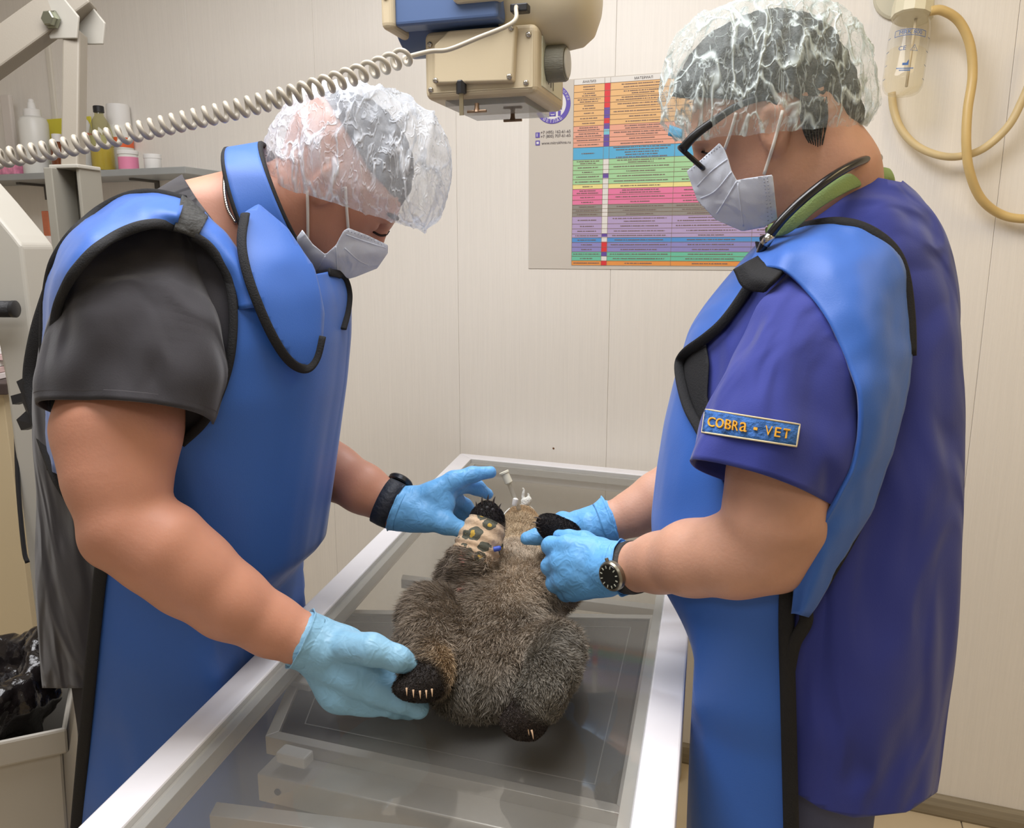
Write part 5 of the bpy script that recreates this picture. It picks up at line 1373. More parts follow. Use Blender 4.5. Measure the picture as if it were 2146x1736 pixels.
# --- trousers and shoes
trousers('trousers', hipsL, zhL, trous_m, manL)
shoes(hipsL, np.array([.97, -.2, 0]), manL, mat('shoe_dark', (40, 40, 44), 0.6))
# ================================================================== the man in royal blue (right of the table)
dR = 1.07
Rrows = [(368, 1768, 1872, 1.10, .5), (395, 1722, 1908, 1.10, .56), (435, 1676, 1944, 1.10, .68), (490, 1630, 1974, 1.10, .85), (540, 1580, 1995, 1.10, 1.0), (600, 1528, 2010, 1.10, 1.12)] + [(*q, 1.25) for q in ((650, 1488, 2018, 1.10), (700, 1456, 2022, 1.10), (800, 1428, 2020, 1.10), (900, 1406, 2013, 1.10),
         (1000, 1392, 2006, 1.10), (1100, 1382, 2002, 1.10), (1250, 1390, 1996, 1.10), (1400, 1414, 1986, 1.10), (1480, 1438, 1981, 1.10), (1600, 1447, 1970, 1.10), (1736, 1452, 1955, 1.10), (1880, 1456, 1940, 1.10))]
UV, UF, UN = torso_loft(Rrows, math.radians(10), 1.25)
UV = clear_table(UV, TRc, BR, TL, .022, 1.02, .93); UN = normals(UV, UF)
RS = unit(ray(1600, 280)); Rf = pdir(-.906, .42); Rf = unit(Rf - RS * (Rf @ RS)); Ru = np.cross(RS, Rf); Ru = Ru if Ru @ EU > 0 else -Ru
RC = P(1598, 236, dR + .012)
hipsR = [P(1690, 1500, 1.09)[:2], P(1715, 1500, 1.25)[:2]]
zhR = 0.88
fd = Field((-0.06, 0.66, 0.0), (0.66, 1.46, 1.80), 0.004)
RL = head_field(fd, RC, Rf, Ru, RS, .93)
fd.cone(RL(-.045, -.03), P(1735, 372, 1.085), .056, .060, k=.03)
fd.cone(P(1735, 372, 1.085), P(1770, 450, 1.10), .062, .050, k=.03)
fd.cone(P(1640, 380, 1.08), P(1690, 440, 1.09), .046, .050, k=.03)
fd.cone(P(1770, 620, 1.11), P(1730, 1350, 1.11), .100, .110, k=.03)
fd.cone(P(1735, 690, 1.04), P(1720, 680, 1.20), .05, .05, k=.03)
legs(fd, hipsR[0], hipsR[1], zhR)
for h_ in hipsR: fd.cone(np.array([*h_, .06]), np.array([h_[0] - .12, h_[1] + .02, .045]), .036, .030, k=.02)
fd.cone(np.array([*hipsR[0], zhR]), np.array([*hipsR[1], zhR]), .09, .09, k=.04)
fd.chain([pr_(1715, 700, 1.0, 70), pr_(1665, 860, .955, 98), pr_(1636, 1000, .94, 104), pr_(1624, 1090, .94, 102), pr_(1606, 1155, .95, 84)], k=.02)
fd.cone(P(1648, 1190, .95), P(1600, 1160, .95), R(38, .95), R(70, .95), k=.02)
fd.chain([pr_(1612, 1152, .95, 84), pr_(1540, 1164, .97, 86), pr_(1450, 1170, 1.01, 77), pr_(1380, 1180, 1.06, 60), pr_(1322, 1190, 1.10, 47), pr_(1285, 1190, 1.12, 42)], k=.015)
fd.chain([pr_(1620, 760, 1.24, 70), pr_(1520, 940, 1.28, 66), pr_(1440, 1012, 1.28, 62), pr_(1380, 1048, 1.28, 56), pr_(1330, 1075, 1.28, 46), pr_(1275, 1098, 1.28, 38), pr_(1245, 1104, 1.28, 34)], k=.015)
VD3 = -unit(ray(1220, 1190))
rN = [([pr_(1298, 1190, 1.112, 52), pr_(1275, 1190, 1.125, 48)], None),
      ([pr_(1298, 1190, 1.112, 53), pr_(1250, 1186, 1.14, 58), pr_(1215, 1182, 1.15, 54)], (VD3, .62)),
      ([pr_(1270, 1205, 1.13, 46), pr_(1225, 1212, 1.15, 44)], (VD3, .7)),
      ([pr_(1240, 1158, 1.14, 30), pr_(1190, 1146, 1.155, 24), pr_(1154, 1144, 1.18, 18), pr_(1160, 1158, 1.20, 15)], None),
      ([pr_(1215, 1178, 1.14, 30), pr_(1178, 1178, 1.155, 24), pr_(1152, 1188, 1.18, 18), pr_(1165, 1200, 1.20, 15)], None),
      ([pr_(1212, 1205, 1.14, 28), pr_(1182, 1214, 1.155, 23), pr_(1162, 1224, 1.18, 17), pr_(1175, 1232, 1.20, 14)], None),
      ([pr_(1225, 1228, 1.145, 25), pr_(1202, 1240, 1.158, 20), pr_(1186, 1244, 1.18, 16), pr_(1196, 1246, 1.195, 13)], None),
      ([pr_(1262, 1160, 1.15, 28), pr_(1225, 1136, 1.18, 22), pr_(1192, 1128, 1.20, 17), pr_(1172, 1124, 1.215, 14)], None)]
VD4 = -unit(ray(1220, 1100))
rF = [([pr_(1268, 1098, 1.278, 46), pr_(1240, 1104, 1.279, 38)], None),
      ([pr_(1268, 1098, 1.278, 46), pr_(1225, 1106, 1.28, 36), pr_(1195, 1112, 1.28, 32)], (VD4, .65)),
      ([pr_(1212, 1112, 1.275, 26), pr_(1165, 1120, 1.265, 20), pr_(1128, 1126, 1.26, 17), pr_(1104, 1131, 1.258, 14)], None),       # thumb
      ([pr_(1205, 1098, 1.29, 22), pr_(1180, 1092, 1.31, 17), pr_(1160, 1100, 1.325, 14), pr_(1148, 1112, 1.32, 12)], None),
      ([pr_(1200, 1108, 1.30, 21), pr_(1172, 1108, 1.32, 16), pr_(1152, 1118, 1.33, 13), pr_(1142, 1130, 1.325, 12)], None),
      ([pr_(1200, 1118, 1.305, 20), pr_(1172, 1122, 1.325, 15), pr_(1155, 1132, 1.33, 13), pr_(1148, 1142, 1.325, 11)], None),
      ([pr_(1205, 1128, 1.305, 18), pr_(1182, 1134, 1.32, 14), pr_(1168, 1144, 1.325, 12), pr_(1162, 1152, 1.32, 10)], None)]
rF = [rF[0]] + [([(p + ED * .009, r) for p, r in ch], fl_) for ch, fl_ in rF[1:]]
for hs_ in (rN, rF):
    for ch, fl_ in hs_: fd.chain([(p, max(r - .0035, .004)) for p, r in ch], .008, fl_)
CV_, CF_ = fd.mesh(2)
manR = tag(mesh_obj('person', CV_, CF_, skinR), 'person with glasses in royal blue scrubs and blue apron holding the front paw', 'person')
treeR = bvh((CV_, CF_))
# --- scrub top
keep = [(1400, 300), (2100, 300), (2100, 1540), (1985, 1600), (1962, 1660), (1900, 1702), (1790, 1714), (1720, 1695), (1650, 1650), (1400, 1600)]
neck_cut = [(1560, 300), (1575, 560), (1622, 520), (1652, 478), (1690, 436), (1745, 394), (1790, 378), (1830, 372), (1890, 384), (1900, 300)]
V2 = fold_disp(fold_disp(UV, UN, .015, 5, 4.0, (1, 1, .45)), UN, .009, 13, 9.0, (1, 1, .28)); mk_ = np.clip((proj(UV)[:, 0] - 1640) / 160, 0, 1)[:, None]; V2 = UV * (1 - mk_) + V2 * mk_ - UN * .004 * (1 - mk_); pq = proj(V2)
Vc, Fk = clip(V2, UF, np.maximum(poly_sd(pq, keep), -poly_sd(pq, neck_cut)))
sv = sleeve_vf([(1752, 575, 1.02, 62), (1722, 640, .985, 96), (1680, 760, .955, 134), (1630, 900, .935, 160), (1594, 1016, .925, 151)], fold=.010, seed=6.0)
scr = mesh_obj('scrub_top', *merge([(Vc, Fk), sv]), scrub_m, manR); solid(scr, .0025)
hem = np.array(sv[0]).reshape(44, 64, 3)
for r_i in (-8, -9):
    V_, F_ = tube_vf(hem[r_i] * 1.0, .0009, 6, closed=True); mesh_obj('hem_stitch', V_, F_, mat('stitch_blue', (112, 118, 190), 0.9), scr)
solid(mesh_obj('far_sleeve', *sleeve_vf([(1640, 640, 1.24, 70), (1590, 800, 1.27, 84), (1540, 900, 1.28, 88)], fold=.004, seed=3.0), scrub_m, manR), .0025)
trS = bvh(sv)
# --- apron, front panel
front = [(1592, 516), (1600, 545), (1570, 600), (1520, 672), (1475, 712), (1432, 742), (1422, 775), (1440, 850), (1470, 905), (1500, 980), (1580, 1140), (1640, 1200), (1648, 1300), (1654, 1480), (1660, 1736), (1662, 1870), (1300, 1870), (1300, 500)]
apR = piece('lead_apron', UV, UF, UN, .008, front, apron_m, manR, .005, fold=(.003, 5, 2.0, (1, 1, .35)))
trA = bvh((UV + UN * .011, UF))
trim('apron_trim', trA, [(1592, 512), (1598, 545), (1570, 600), (1520, 672), (1475, 712), (1434, 742), (1423, 775), (1440, 850), (1470, 905), (1500, 970)], 11, trim_m, apR)
trim('apron_trim', trA, [(1652, 1205), (1648, 1300), (1652, 1480), (1658, 1736), (1660, 1820)], 15, trim_m, apR, .003)
trim('apron_trim', trA, [(1672, 1230), (1690, 1296), (1664, 1350), (1650, 1420)], 13, trim_m, apR, .003)
# black lining of the apron showing beside the armhole trim
pnl = piece('armhole_lining', UV, UF, UN, .004, [(1428, 745), (1478, 716), (1486, 760), (1482, 830), (1496, 905), (1500, 965), (1472, 905), (1442, 850)], trim_m, apR, .002, facing=0.2)
# shoulder piece running over the shoulder and down the back to the waist
rows_R = [((1596, 508, 1.06), (1566, 560, 1.0)), ((1670, 482, 1.05), (1640, 568, .955)), ((1755, 468, 1.045), (1695, 618, .93)), ((1828, 488, 1.045), (1745, 690, .90)), ((1884, 544, 1.045), (1782, 775, .885)), ((1904, 650, 1.035), (1800, 865, .878)),
          ((1905, 780, 1.02), (1792, 960, .882)), ((1880, 910, 1.0), (1748, 1052, .895)), ((1830, 1050, .985), (1702, 1130, .905)), ((1760, 1180, .965), (1668, 1212, .925)), ((1692, 1292, .945), (1664, 1286, .94))]
trU = bvh((UV + UN * .014, UF), sv)
def lay(px, py, d):
    q = trU.ray_cast(Vector(CAM), Vector(unit(ray(px, py))))
    return (px, py, d if q[0] is None else min(d, float(proj([q[0]])[0][2]) - .006))
rows_R = [(lay(*o_), lay(*i_)) for o_, i_ in rows_R]
spR, G = band('apron_shoulder_piece', rows_R, apron_m, manR, 90, 20, .018, .005)
V_, F_ = tube_vf(smooth_path(G[:, 0])[:52], R(13, 1.05), 8, flat=.5, fixed=ED); mesh_obj('strap_trim', V_, F_, trim_m, spR)
V_, F_ = tube_vf(smooth_path(G[:, 0])[70:], R(6, 1.0), 8, flat=.5, fixed=ED); mesh_obj('strap_trim', V_, F_, trim_m, spR)
sk_, G2 = band('strap_patch', [(lay(1588, 538, 1.0), lay(1538, 566, 1.0)), (lay(1604, 556, .98), lay(1560, 604, .98)), (lay(1644, 570, .96), lay(1604, 612, .96))], trim_m, spR, 16, 10, .012, .006)
# --- embroidered name patch on the sleeve
pcr = np.array([(1478, 858), (1676, 890), (1669, 936), (1471, 906)], float)
def patch_px(u, v): return (pcr[0] * (1 - u) + pcr[1] * u) * (1 - v) + (pcr[3] * (1 - u) + pcr[2] * u) * v
def patch_pt(u, v, off): return hit(trS, *patch_px(u, v), off)
G = np.array([[patch_pt(u, v, .0035) for v in np.linspace(0, 1, 7)] for u in np.linspace(0, 1, 30)])
V_, F_ = sheet_vf(G)
pa_ = mesh_obj('name_patch', V_, F_, mat('patch_blue', (58, 108, 178), 0.8, bump=0.6, bscale=120, var=0.35, vscale=70), scr); solid(pa_, .002)
bd_ = np.array([patch_pt(u, v, .0045) for u, v in [(t, 0) for t in np.linspace(0, 1, 24)] + [(1, t) for t in np.linspace(.15, .85, 6)] + [(t, 1) for t in np.linspace(1, 0, 24)] + [(0, t) for t in np.linspace(.85, .15, 6)]])
V_, F_ = tube_vf(bd_, .0011, 6, closed=True); mesh_obj('patch_border', V_, F_, mat('thread_cream', (222, 206, 168), 0.8), pa_)
yl = mat('thread_yellow', (240, 176, 52), 0.7)
def patch_text(body, u0, u1, vm, hgt):
    V, Fc = text_vf(body, 1.0, 0.0)
    mn, mx = V.min(0), V.max(0); U = (V[:, 0] - mn[0]) / (mx[0] - mn[0]); W_ = (V[:, 1] - mn[1]) / (mx[1] - mn[1])
    Vp = np.array([patch_pt(u0 + a * (u1 - u0), vm + (0.5 - b) * hgt, .0062) for a, b in zip(U, W_)])
    return solid(mesh_obj('patch_letters', Vp, Fc, yl, pa_, smooth=False), .0022)
for ch, u0, u1 in (('C', .05, .125), ('O', .135, .215), ('B', .235, .295), ('R', .31, .37), ('a', .385, .46), ('-', .53, .57), ('V', .65, .725), ('E', .755, .815), ('T', .845, .91)):
    patch_text(ch, u0, u1, .50, .42 if ch != '-' else .12)
# --- cap, hair, mask, glasses
capR = cap_material('cap_film_pale', (226, 238, 234), (0.10, 0.95))
Rm = np.stack([Rf, Ru, RS], 1)
hair = Field(RC - .17, RC + .17, .004)
hair.ell(RL(-.002, .026, .008), np.array([.120, .102, .088]) * .96, Rm)
hair.cone(RL(-.085, -.02), RL(-.092, -.05), .040, .030, k=.02)
hV, hF = hair.mesh(1); hN = normals(hV, hF); hV = hV + hN * (.0035 * nz(hV, 70, 1.0, 2))[:, None]
q = hV - RC; la, lb, lc_ = q @ Rf, q @ Ru, q @ RS
val = np.maximum(-(lb - np.where(la > -.03, .012 + .6 * np.maximum(la - .0, 0), .012 - 1.2 * np.minimum(.03 + la, 0) * -1.0)), -1)
hV, hF = clip(hV, hF, val)
hairR = mat('hair_grey_black', (62, 60, 56), 0.65, bump=0.7, bscale=300, var=0.4, vscale=120)
solid(mesh_obj('hair', hV, hF, hairR, manR), .002)
tuft = [tube_vf(catmull([P(1684 + 7 * k, 205, dR - .075 + .003 * k), P(1682 + 8 * k, 245, dR - .078 + .004 * k), P(1688 + 6.5 * k, 280 + 3 * math.sin(k), dR - .074 + .004 * k), P(1696 + 4.5 * k, 308 - 2 * abs(k - 4), dR - .070 + .003 * k)], 10), np.linspace(R(8, dR), .0006, 10), 6) for k in range(9)]
V_, F_ = merge(tuft); hn = mesh_obj('nape_hair', V_, F_, hairR, manR)
cf, ca_ = pdir(-395, 34), pdir(-.06, -.997)
cV, cF = cap_mesh(P(1616, 262, dR), cf, ca_, RS, R(194, dR), R(152, dR), R(225, dR), 1.15, 8.0, skew=-.02)
mesh_obj('disposable_cap', cV, cF, capR, manR)
mkR = mask(P(1543, 398, dR), np.array([.094, .073, .078]), np.stack([pdir(.72, .69), pdir(.69, -.72), RS], 1),
           [(1508, 300), (1518, 313), (1526, 334), (1533, 358), (1544, 378), (1565, 374), (1619, 366), (1629, 458), (1601, 476), (1556, 484), (1500, 460), (1462, 420), (1440, 359), (1470, 335)], maskm, manR, pdir(.72, -.69), 3.0, 4.0,
           [[(1533, 360), (1500, 400), (1468, 416)], [(1544, 380), (1520, 420), (1502, 448)], [(1546, 384), (1552, 430), (1558, 474)], [(1524, 334), (1490, 360), (1462, 390)]], [[(1608, 372), (1613, 415), (1618, 456)], [(1601, 374), (1606, 415), (1610, 462)], [(1508, 308), (1478, 330), (1450, 356)]])
for pts in ([(1543, 236), (1532, 275), (1519, 312)], [(1640, 232), (1622, 300), (1601, 366)]):
    tube('ear_loop', on_surface(treeR, pts, 14, .004), .0021, loop_m, mkR, 8)
gl_m = mat('glasses_black', (24, 24, 26), 0.3)
gR_ = bpy.data.objects.new('glasses', None); COL.objects.link(gR_); gR_.parent = manR; gR_.empty_display_size = .02
hinge = P(1424, 309, dR - .068); low = P(1470, 350, dR - .052); vdn = unit(low - hinge); hgt = .040
sd_ = unit(ray(1445, 330)); vdn = unit(vdn - sd_ * (vdn @ sd_))
for q0 in (.006, .078):
    ctr_ = hinge + sd_ * (q0 + .026) + vdn * hgt * .5
    rim = [ctr_ + sd_ * .027 * (np.sign(math.cos(a)) * abs(math.cos(a)) ** .45) + vdn * hgt * .5 * (np.sign(math.sin(a)) * abs(math.sin(a)) ** .45) for a in np.linspace(0, 2 * math.pi, 40, endpoint=False)]
    V_, F_ = tube_vf(np.array(rim), .0033, 8, closed=True); mesh_obj('rim', V_, F_, gl_m, gR_)
    mesh_obj('lens', np.array(rim), [list(range(40))], clear_mat('lens_clear', (250, 250, 248), .02, 1.4, 1.0), gR_, smooth=False)
tube('bridge', np.array([hinge + sd_ * .058 + vdn * .012, hinge + sd_ * .079 + vdn * .012]), .003, gl_m, gR_, 8)
tp_ = catmull([hinge + vdn * .004, P(1455, 285, dR - .078), P(1490, 258, dR - .082), P(1545, 222, dR - .084), P(1600, 205, dR - .084), P(1630, 215, dR - .082)], 24)
V_, F_ = tube_vf(tp_, np.linspace(R(10, 1.0), R(6, 1.0), 24), 8, flat=.45, fixed=ED); mesh_obj('temple_arm', V_, F_, gl_m, gR_)
tube('eyelashes', on_surface(treeR, [(1470, 318), (1486, 322), (1500, 314)], 8, .001), .0014, MATS['brow_dark'], manR, 6)
# blue tie showing at the front of the cap
V_, F_ = sheet_vf(bisheet([[P(1404, 262, dR), P(1432, 272, dR - .01)], [P(1400, 284, dR), P(1430, 292, dR - .01)]], 4, 6)); solid(mesh_obj('cap_tab', V_, F_, mat('tab_blue', (92, 168, 206), 0.7), manR), .002)
# --- stethoscope tube and green undershirt collar
gp = [P(1612, 486, 1.04), P(1650, 470, 1.0), P(1700, 428, .995), P(1750, 396, 1.0), P(1800, 374, 1.03), P(1852, 366, 1.08), P(1866, 372, 1.13), P(1820, 385, 1.18), P(1740, 420, 1.19), P(1660, 470, 1.16), P(1612, 492, 1.10)]
V_, F_ = tube_vf(catmull(gp, 60), R(17, 1.05), 12, flat=.35, fixed=ED); mesh_obj('undershirt_collar', V_, F_, mat('knit_green', (150, 174, 112), 0.95, bump=0.25, bscale=400), manR)
sp = [P(1590, 540, 1.02), P(1604, 508, 1.0), P(1640, 460, .985), P(1690, 412, .98), P(1745, 370, .985), P(1795, 342, 1.01), P(1832, 330, 1.05), P(1840, 334, 1.09), P(1815, 350, 1.15), P(1750, 400, 1.19), P(1670, 460, 1.18), P(1610, 520, 1.14)]
ste = tube('stethoscope', catmull(sp, 80), R(9.5, 1.0), mat('rubber_black', (22, 22, 24), 0.25, coat=0.5), manR, 14)
tube('chrome_tube', np.array([P(1603, 512, .998), P(1616, 492, .99)]), R(10.5, 1.0), MATS['chrome'], ste, 14)
# --- gloves, watch
g3, _, _ = glove('glove', rN, glove_m, manR, k=.007)
cuff_band('cuff', P(1299, 1190, 1.112), P(1330, 1190, 1.10) - P(1280, 1190, 1.12), R(53, 1.118), glove_m, g3, .012, seed=3.0, flare=1.05)
g4, _, _ = glove('glove', rF, glove_m, manR, k=.008)
cuff_band('cuff', P(1270, 1097, 1.278), P(1300, 1085, 1.28) - P(1250, 1105, 1.28), R(46, 1.28), glove_m, g4, .018, seed=4.0, flare=1.15)
wt, cc, CB = watch(P(1322, 1190, 1.10), P(1380, 1180, 1.06) - P(1290, 1192, 1.12), R(50, 1.10), .010, -ED * .8 - EX * .75 - EU * .15, manR, mat('strap_leather', (48, 42, 38), 0.6, bump=0.3, bscale=120), mat('case_steel', (150, 144, 128), 0.3, metal=0.9), mat('face_black', (24, 26, 24), 0.12), .0205)
for k in range(12):
    a = k * math.pi / 6
    box('hour_mark', cc + CB @ np.array([.0135 * math.cos(a), .0135 * math.sin(a), .0116]), (.0018, .0007, .0003), mat('mark_pale', (196, 196, 176), 0.5), wt, Rm=CB @ rotz(a))
trousers('trousers', hipsR, zhR, mat('trousers_grey_blue', (92, 96, 122), 0.85, bump=0.1, bscale=300), manR)
shoes(hipsR, np.array([-.98, .1, 0]), manR, MATS['shoe_dark'])
# ================================================================== the bear cub on the table
TT = TZ - 0.001
fd = Field((-0.26, 0.72, TT - .02), (0.22, 1.72, 1.12), 0.0038)
def z_(px, py, z, r): return (PZ(px, py, z), r)
flatz = (UP, .56)
fd.chain([z_(1008, 1425, .908, .066), z_(1025, 1345, .914, .080), z_(1045, 1270, .918, .084), z_(1062, 1222, .918, .074)], .02, flatz)      # trunk
fd.chain([z_(1062, 1222, .915, .055), z_(1078, 1195, .915, .046), z_(1086, 1165, .918, .042)], .02)                                          # neck
fd.chain([z_(1087, 1150, .922, .042), z_(1089, 1124, .930, .043), z_(1092, 1100, .938, .033), z_(1098, 1082, .944, .021)], .016)            # skull and muzzle
fd.ell(PZ(1055, 1140, .915), (.015, .012, .016), k=.008); fd.ell(PZ(1122, 1140, .915), (.015, .012, .016), k=.008)                            # ears
fd.chain([z_(985, 1245, .925, .046), z_(978, 1220, .940, .040), (P(990, 1180, 1.25), .032), (P(1006, 1135, 1.26), .028), (P(1019, 1098, 1.27), .026)], .012)   # left foreleg, raised
fd.ell(P(1021, 1086, 1.272), (.026, .018, .020), k=.008)
toesA = [(1000, 1078), (1010, 1068), (1021, 1063), (1032, 1067), (1042, 1081)]
for x, y in toesA: fd.ell(P(x, y, 1.268), (.0085, .0085, .011), k=.004)
fd.chain([z_(1125, 1245, .925, .046), z_(1160, 1225, .935, .038), (P(1188, 1175, 1.245), .030), (P(1184, 1126, 1.24), .025)], .014)            # right foreleg
pw = np.stack([pdir(.8, .52), ED, np.cross(pdir(.8, .52), ED)], 1)
fd.ell(P(1166, 1108, 1.236), (.030, .018, .019), pw, k=.008)
toesB = [(1138, 1090), (1135, 1100), (1140, 1111), (1148, 1119)]
for x, y in toesB: fd.ell(P(x, y, 1.232), (.0085, .0085, .0085), k=.005)
fd.chain([z_(965, 1425, .905, .042), z_(925, 1345, .925, .042), z_(903, 1290, .938, .036)], .014)                                             # left hind leg: thigh
fd.chain([z_(901, 1285, .938, .034), z_(890, 1350, .950, .030), z_(894, 1405, .950, .026), z_(898, 1428, .948, .022)], .010)
pl_ax = np.stack([pdir(-1, .06), ED, np.cross(pdir(-1, .06), ED)], 1)
fd.ell(PZ(876, 1440, .945), (.030, .018, .016), pl_ax, k=.008)
toesC = [(852, 1447), (866, 1451), (880, 1453), (893, 1452), (905, 1449)]
for x, y in toesC: fd.ell(PZ(x, y, .942), (.0085, .009, .0095), k=.004)
fd.chain([z_(1052, 1440, .900, .038), z_(1088, 1415, .905, .036), z_(1140, 1378, .925, .034), z_(1164, 1366, .940, .032)], .010)                # right hind leg
fd.chain([z_(1166, 1362, .946, .032), z_(1156, 1410, .952, .029), z_(1132, 1462, .945, .026), z_(1110, 1498, .928, .023)], .006)
fd.ell(PZ(1098, 1512, .915), (.028, .024, .019), k=.006)
toesD = [(1070, 1500), (1081, 1509), (1093, 1518), (1105, 1527), (1114, 1535)]
for x, y in toesD: fd.ell(PZ(x, y, .908), (.0085, .009, .009), k=.004)
fd.chain([z_(992, 1440, .895, .030), z_(978, 1462, .892, .024), z_(974, 1472, .890, .019)], .010)                                              # tail end
bV, bF = fd.mesh(2)
bV[:, 2] = np.maximum(bV[:, 2], TT + .0008)
bN = normals(bV, bF)
# colour, fur length and lie of the coat by region: (point, reach, colour, length, lie)
BR1, BR2, DK, BLK, TAN, GRYB, LT = (126, 114, 99), (108, 97, 84), (56, 47, 40), (26, 21, 20), (146, 122, 90), (98, 93, 84), (162, 146, 126)
tow = np.array([0.0, -1.0, 0]); lf, rt = np.array([-1.0, -.3, .0]), np.array([1.0, -.3, 0])
REG = [(PZ(1040, 1300, .97), .09, BR1, .020, tow + .4 * lf), (PZ(960, 1240, .96), .07, BR2, .022, lf), (PZ(1100, 1240, .97), .07, LT, .020, tow + .3 * rt), (PZ(1060, 1200, .965), .06, LT, .018, tow * .2 + UP * .6),
       (PZ(1150, 1300, .94), .06, GRYB, .018, rt), (PZ(1014, 1405, .925), .040, BR2, .008, tow), (PZ(985, 1370, .97), .03, BR2, .014, tow), (PZ(1040, 1330, .965), .05, BR1, .016, tow),
       (PZ(1085, 1150, .96), .05, LT, .007, UP * .2 - tow), (PZ(1089, 1110, .97), .05, (158, 138, 110), .006, -tow), (PZ(1098, 1076, .96), .03, (142, 118, 88), .003, -tow),
       (P(980, 1195, 1.25), .05, BR2, .018, lf), (P(1010, 1130, 1.26), .03, BR2, .006, -UP), (P(1021, 1080, 1.27), .03, BLK, .004, UP), (P(1175, 1180, 1.24), .035, BR2, .010, tow), (P(1164, 1108, 1.23), .036, BLK, .004, lf),
       (PZ(900, 1300, .97), .05, BR2, .018, lf + tow), (PZ(922, 1390, .96), .026, TAN, .014, tow), (PZ(880, 1360, .98), .04, BR2, .015, lf + tow), (PZ(876, 1440, .96), .032, BLK, .004, lf),
       (PZ(1090, 1400, .955), .04, GRYB, .008, tow + rt), (PZ(1165, 1350, .975), .05, GRYB, .011, rt + UP * .3), (PZ(1140, 1430, .965), .045, GRYB, .009, tow), (PZ(1108, 1485, .94), .036, GRYB, .007, tow), (PZ(1094, 1518, .91), .030, (46, 37, 32), .002, tow), (PZ(1094, 1524, .90), .030, (46, 37, 32), .002, tow),
       (PZ(972, 1465, .91), .04, GRYB, .014, tow), (PZ(1010, 1440, .89), .045, GRYB, .008, tow)]
RP = np.array([r[0] for r in REG]); RR = np.array([r[1] for r in REG]); RCc = np.array([s2l(r[2]) for r in REG]); RLn = np.array([r[3] for r in REG]); RLi = np.array([unit(r[4]) for r in REG])
def regions(V):
    d = np.linalg.norm(V[:, None] - RP[None], axis=2) / RR[None]
    w = np.exp(-2.2 * d ** 2) + 1e-9 / (d + .1) ** 6; w /= w.sum(1)[:, None]
    return w @ RCc, w @ RLn, w @ RLi
PAWS = [(PZ(1096, 1516, .917), .036, (44, 36, 31)), (P(1021, 1080, 1.268), .032, BLK), (P(1162, 1106, 1.232), .036, BLK), (PZ(876, 1443, .947), .036, (34, 28, 25))]
_reg = regions
def regions(V):
    c_, l_, d_ = _reg(V)
    for p_, r_, k_ in PAWS:
        w_ = np.clip((r_ - np.linalg.norm(V - p_, axis=1)) / .008, 0, 1)
        c_ = c_ * (1 - w_)[:, None] + np.array(s2l(k_)) * w_[:, None]; l_ = l_ * (1 - w_) + .0028 * w_
    return c_, l_, d_
vc, vl, vd = regions(bV)
bear = tag(mesh_obj('bear_cub', bV, bF, attr_mat('bear_hide', 0.8)), 'sedated brown bear cub lying on its back on the clear table', 'bear')
ca = bear.data.color_attributes.new('Col', 'FLOAT_COLOR', 'POINT'); ca.data.foreach_set('color', np.concatenate([vc, np.ones((len(vc), 1))], 1).astype(np.float32).ravel())
# fur: tapering curved blades, three segments each
bq = np.array(bF); area = np.linalg.norm(np.cross(bV[bq[:, 2]] - bV[bq[:, 0]], bV[bq[:, 3]] - bV[bq[:, 1]]), axis=1) / 2
cen = bV[bq].mean(1); ln_f = vl[bq].mean(1)
wgt = area * (1 + 0.8 * (ln_f < .011)) * (cen[:, 2] > TT + .006)
NS = 210000
pick = RNG.choice(len(bq), NS, p=wgt / wgt.sum())
uv = RNG.random((NS, 2)); q4 = bq[pick]
root = (bV[q4[:, 0]] * ((1 - uv[:, 0]) * (1 - uv[:, 1]))[:, None] + bV[q4[:, 1]] * (uv[:, 0] * (1 - uv[:, 1]))[:, None] + bV[q4[:, 2]] * (uv[:, 0] * uv[:, 1])[:, None] + bV[q4[:, 3]] * ((1 - uv[:, 0]) * uv[:, 1])[:, None])
nr = bN[q4].mean(1); nr /= np.linalg.norm(nr, axis=1)[:, None]
# keep the coat off the bandaged stretch of the left foreleg
ba, bb_ = P(994, 1165, 1.253), P(1019, 1100, 1.27)
tt = np.clip(((root - ba) @ (bb_ - ba)) / ((bb_ - ba) @ (bb_ - ba)), 0, 1); db = np.linalg.norm(root - ba - tt[:, None] * (bb_ - ba), axis=1)
ok = ~((db < .044) & (tt > .02) & (tt < .97)); root, nr = root[ok], nr[ok]; NS = len(root)
sc_, sl_, sd__ = regions(root)
clump = np.stack([nz(root, 38, 3.0, 2), nz(root, 38, 11.0, 2), nz(root, 38, 19.0, 2)], 1)
rnd = RNG.normal(size=(NS, 3))
tan = sd__ - nr * np.sum(sd__ * nr, 1)[:, None]
dir0 = nr * .85 + tan * .35 + rnd * .16 + clump * .35; dir0 /= np.linalg.norm(dir0, axis=1)[:, None]
dir1 = nr * .35 + tan * .9 + rnd * .22 + clump * .55; dir1 /= np.linalg.norm(dir1, axis=1)[:, None]
Ls = sl_ * .85 * RNG.uniform(.55, 1.15, NS)
p1 = root + dir0 * (Ls * .4)[:, None]; p2 = p1 + dir1 * (Ls * .35)[:, None]; p3 = p2 + (dir1 + tan * .2 + rnd * .1) * (Ls * .3)[:, None]
for pp in (p1, p2, p3): pp[:, 2] = np.maximum(pp[:, 2], TT + .0008)
wv = np.cross(dir1, rnd); wv /= np.linalg.norm(wv, axis=1)[:, None] + 1e-9; wd = (0.00036 * RNG.uniform(.7, 1.3, NS))[:, None] * wv
FV = np.stack([root - wd, root + wd, p1 - wd * .9, p1 + wd * .9, p2 - wd * .6, p2 + wd * .6, p3], 1).reshape(-1, 3)
b0 = np.arange(NS)[:, None] * 7
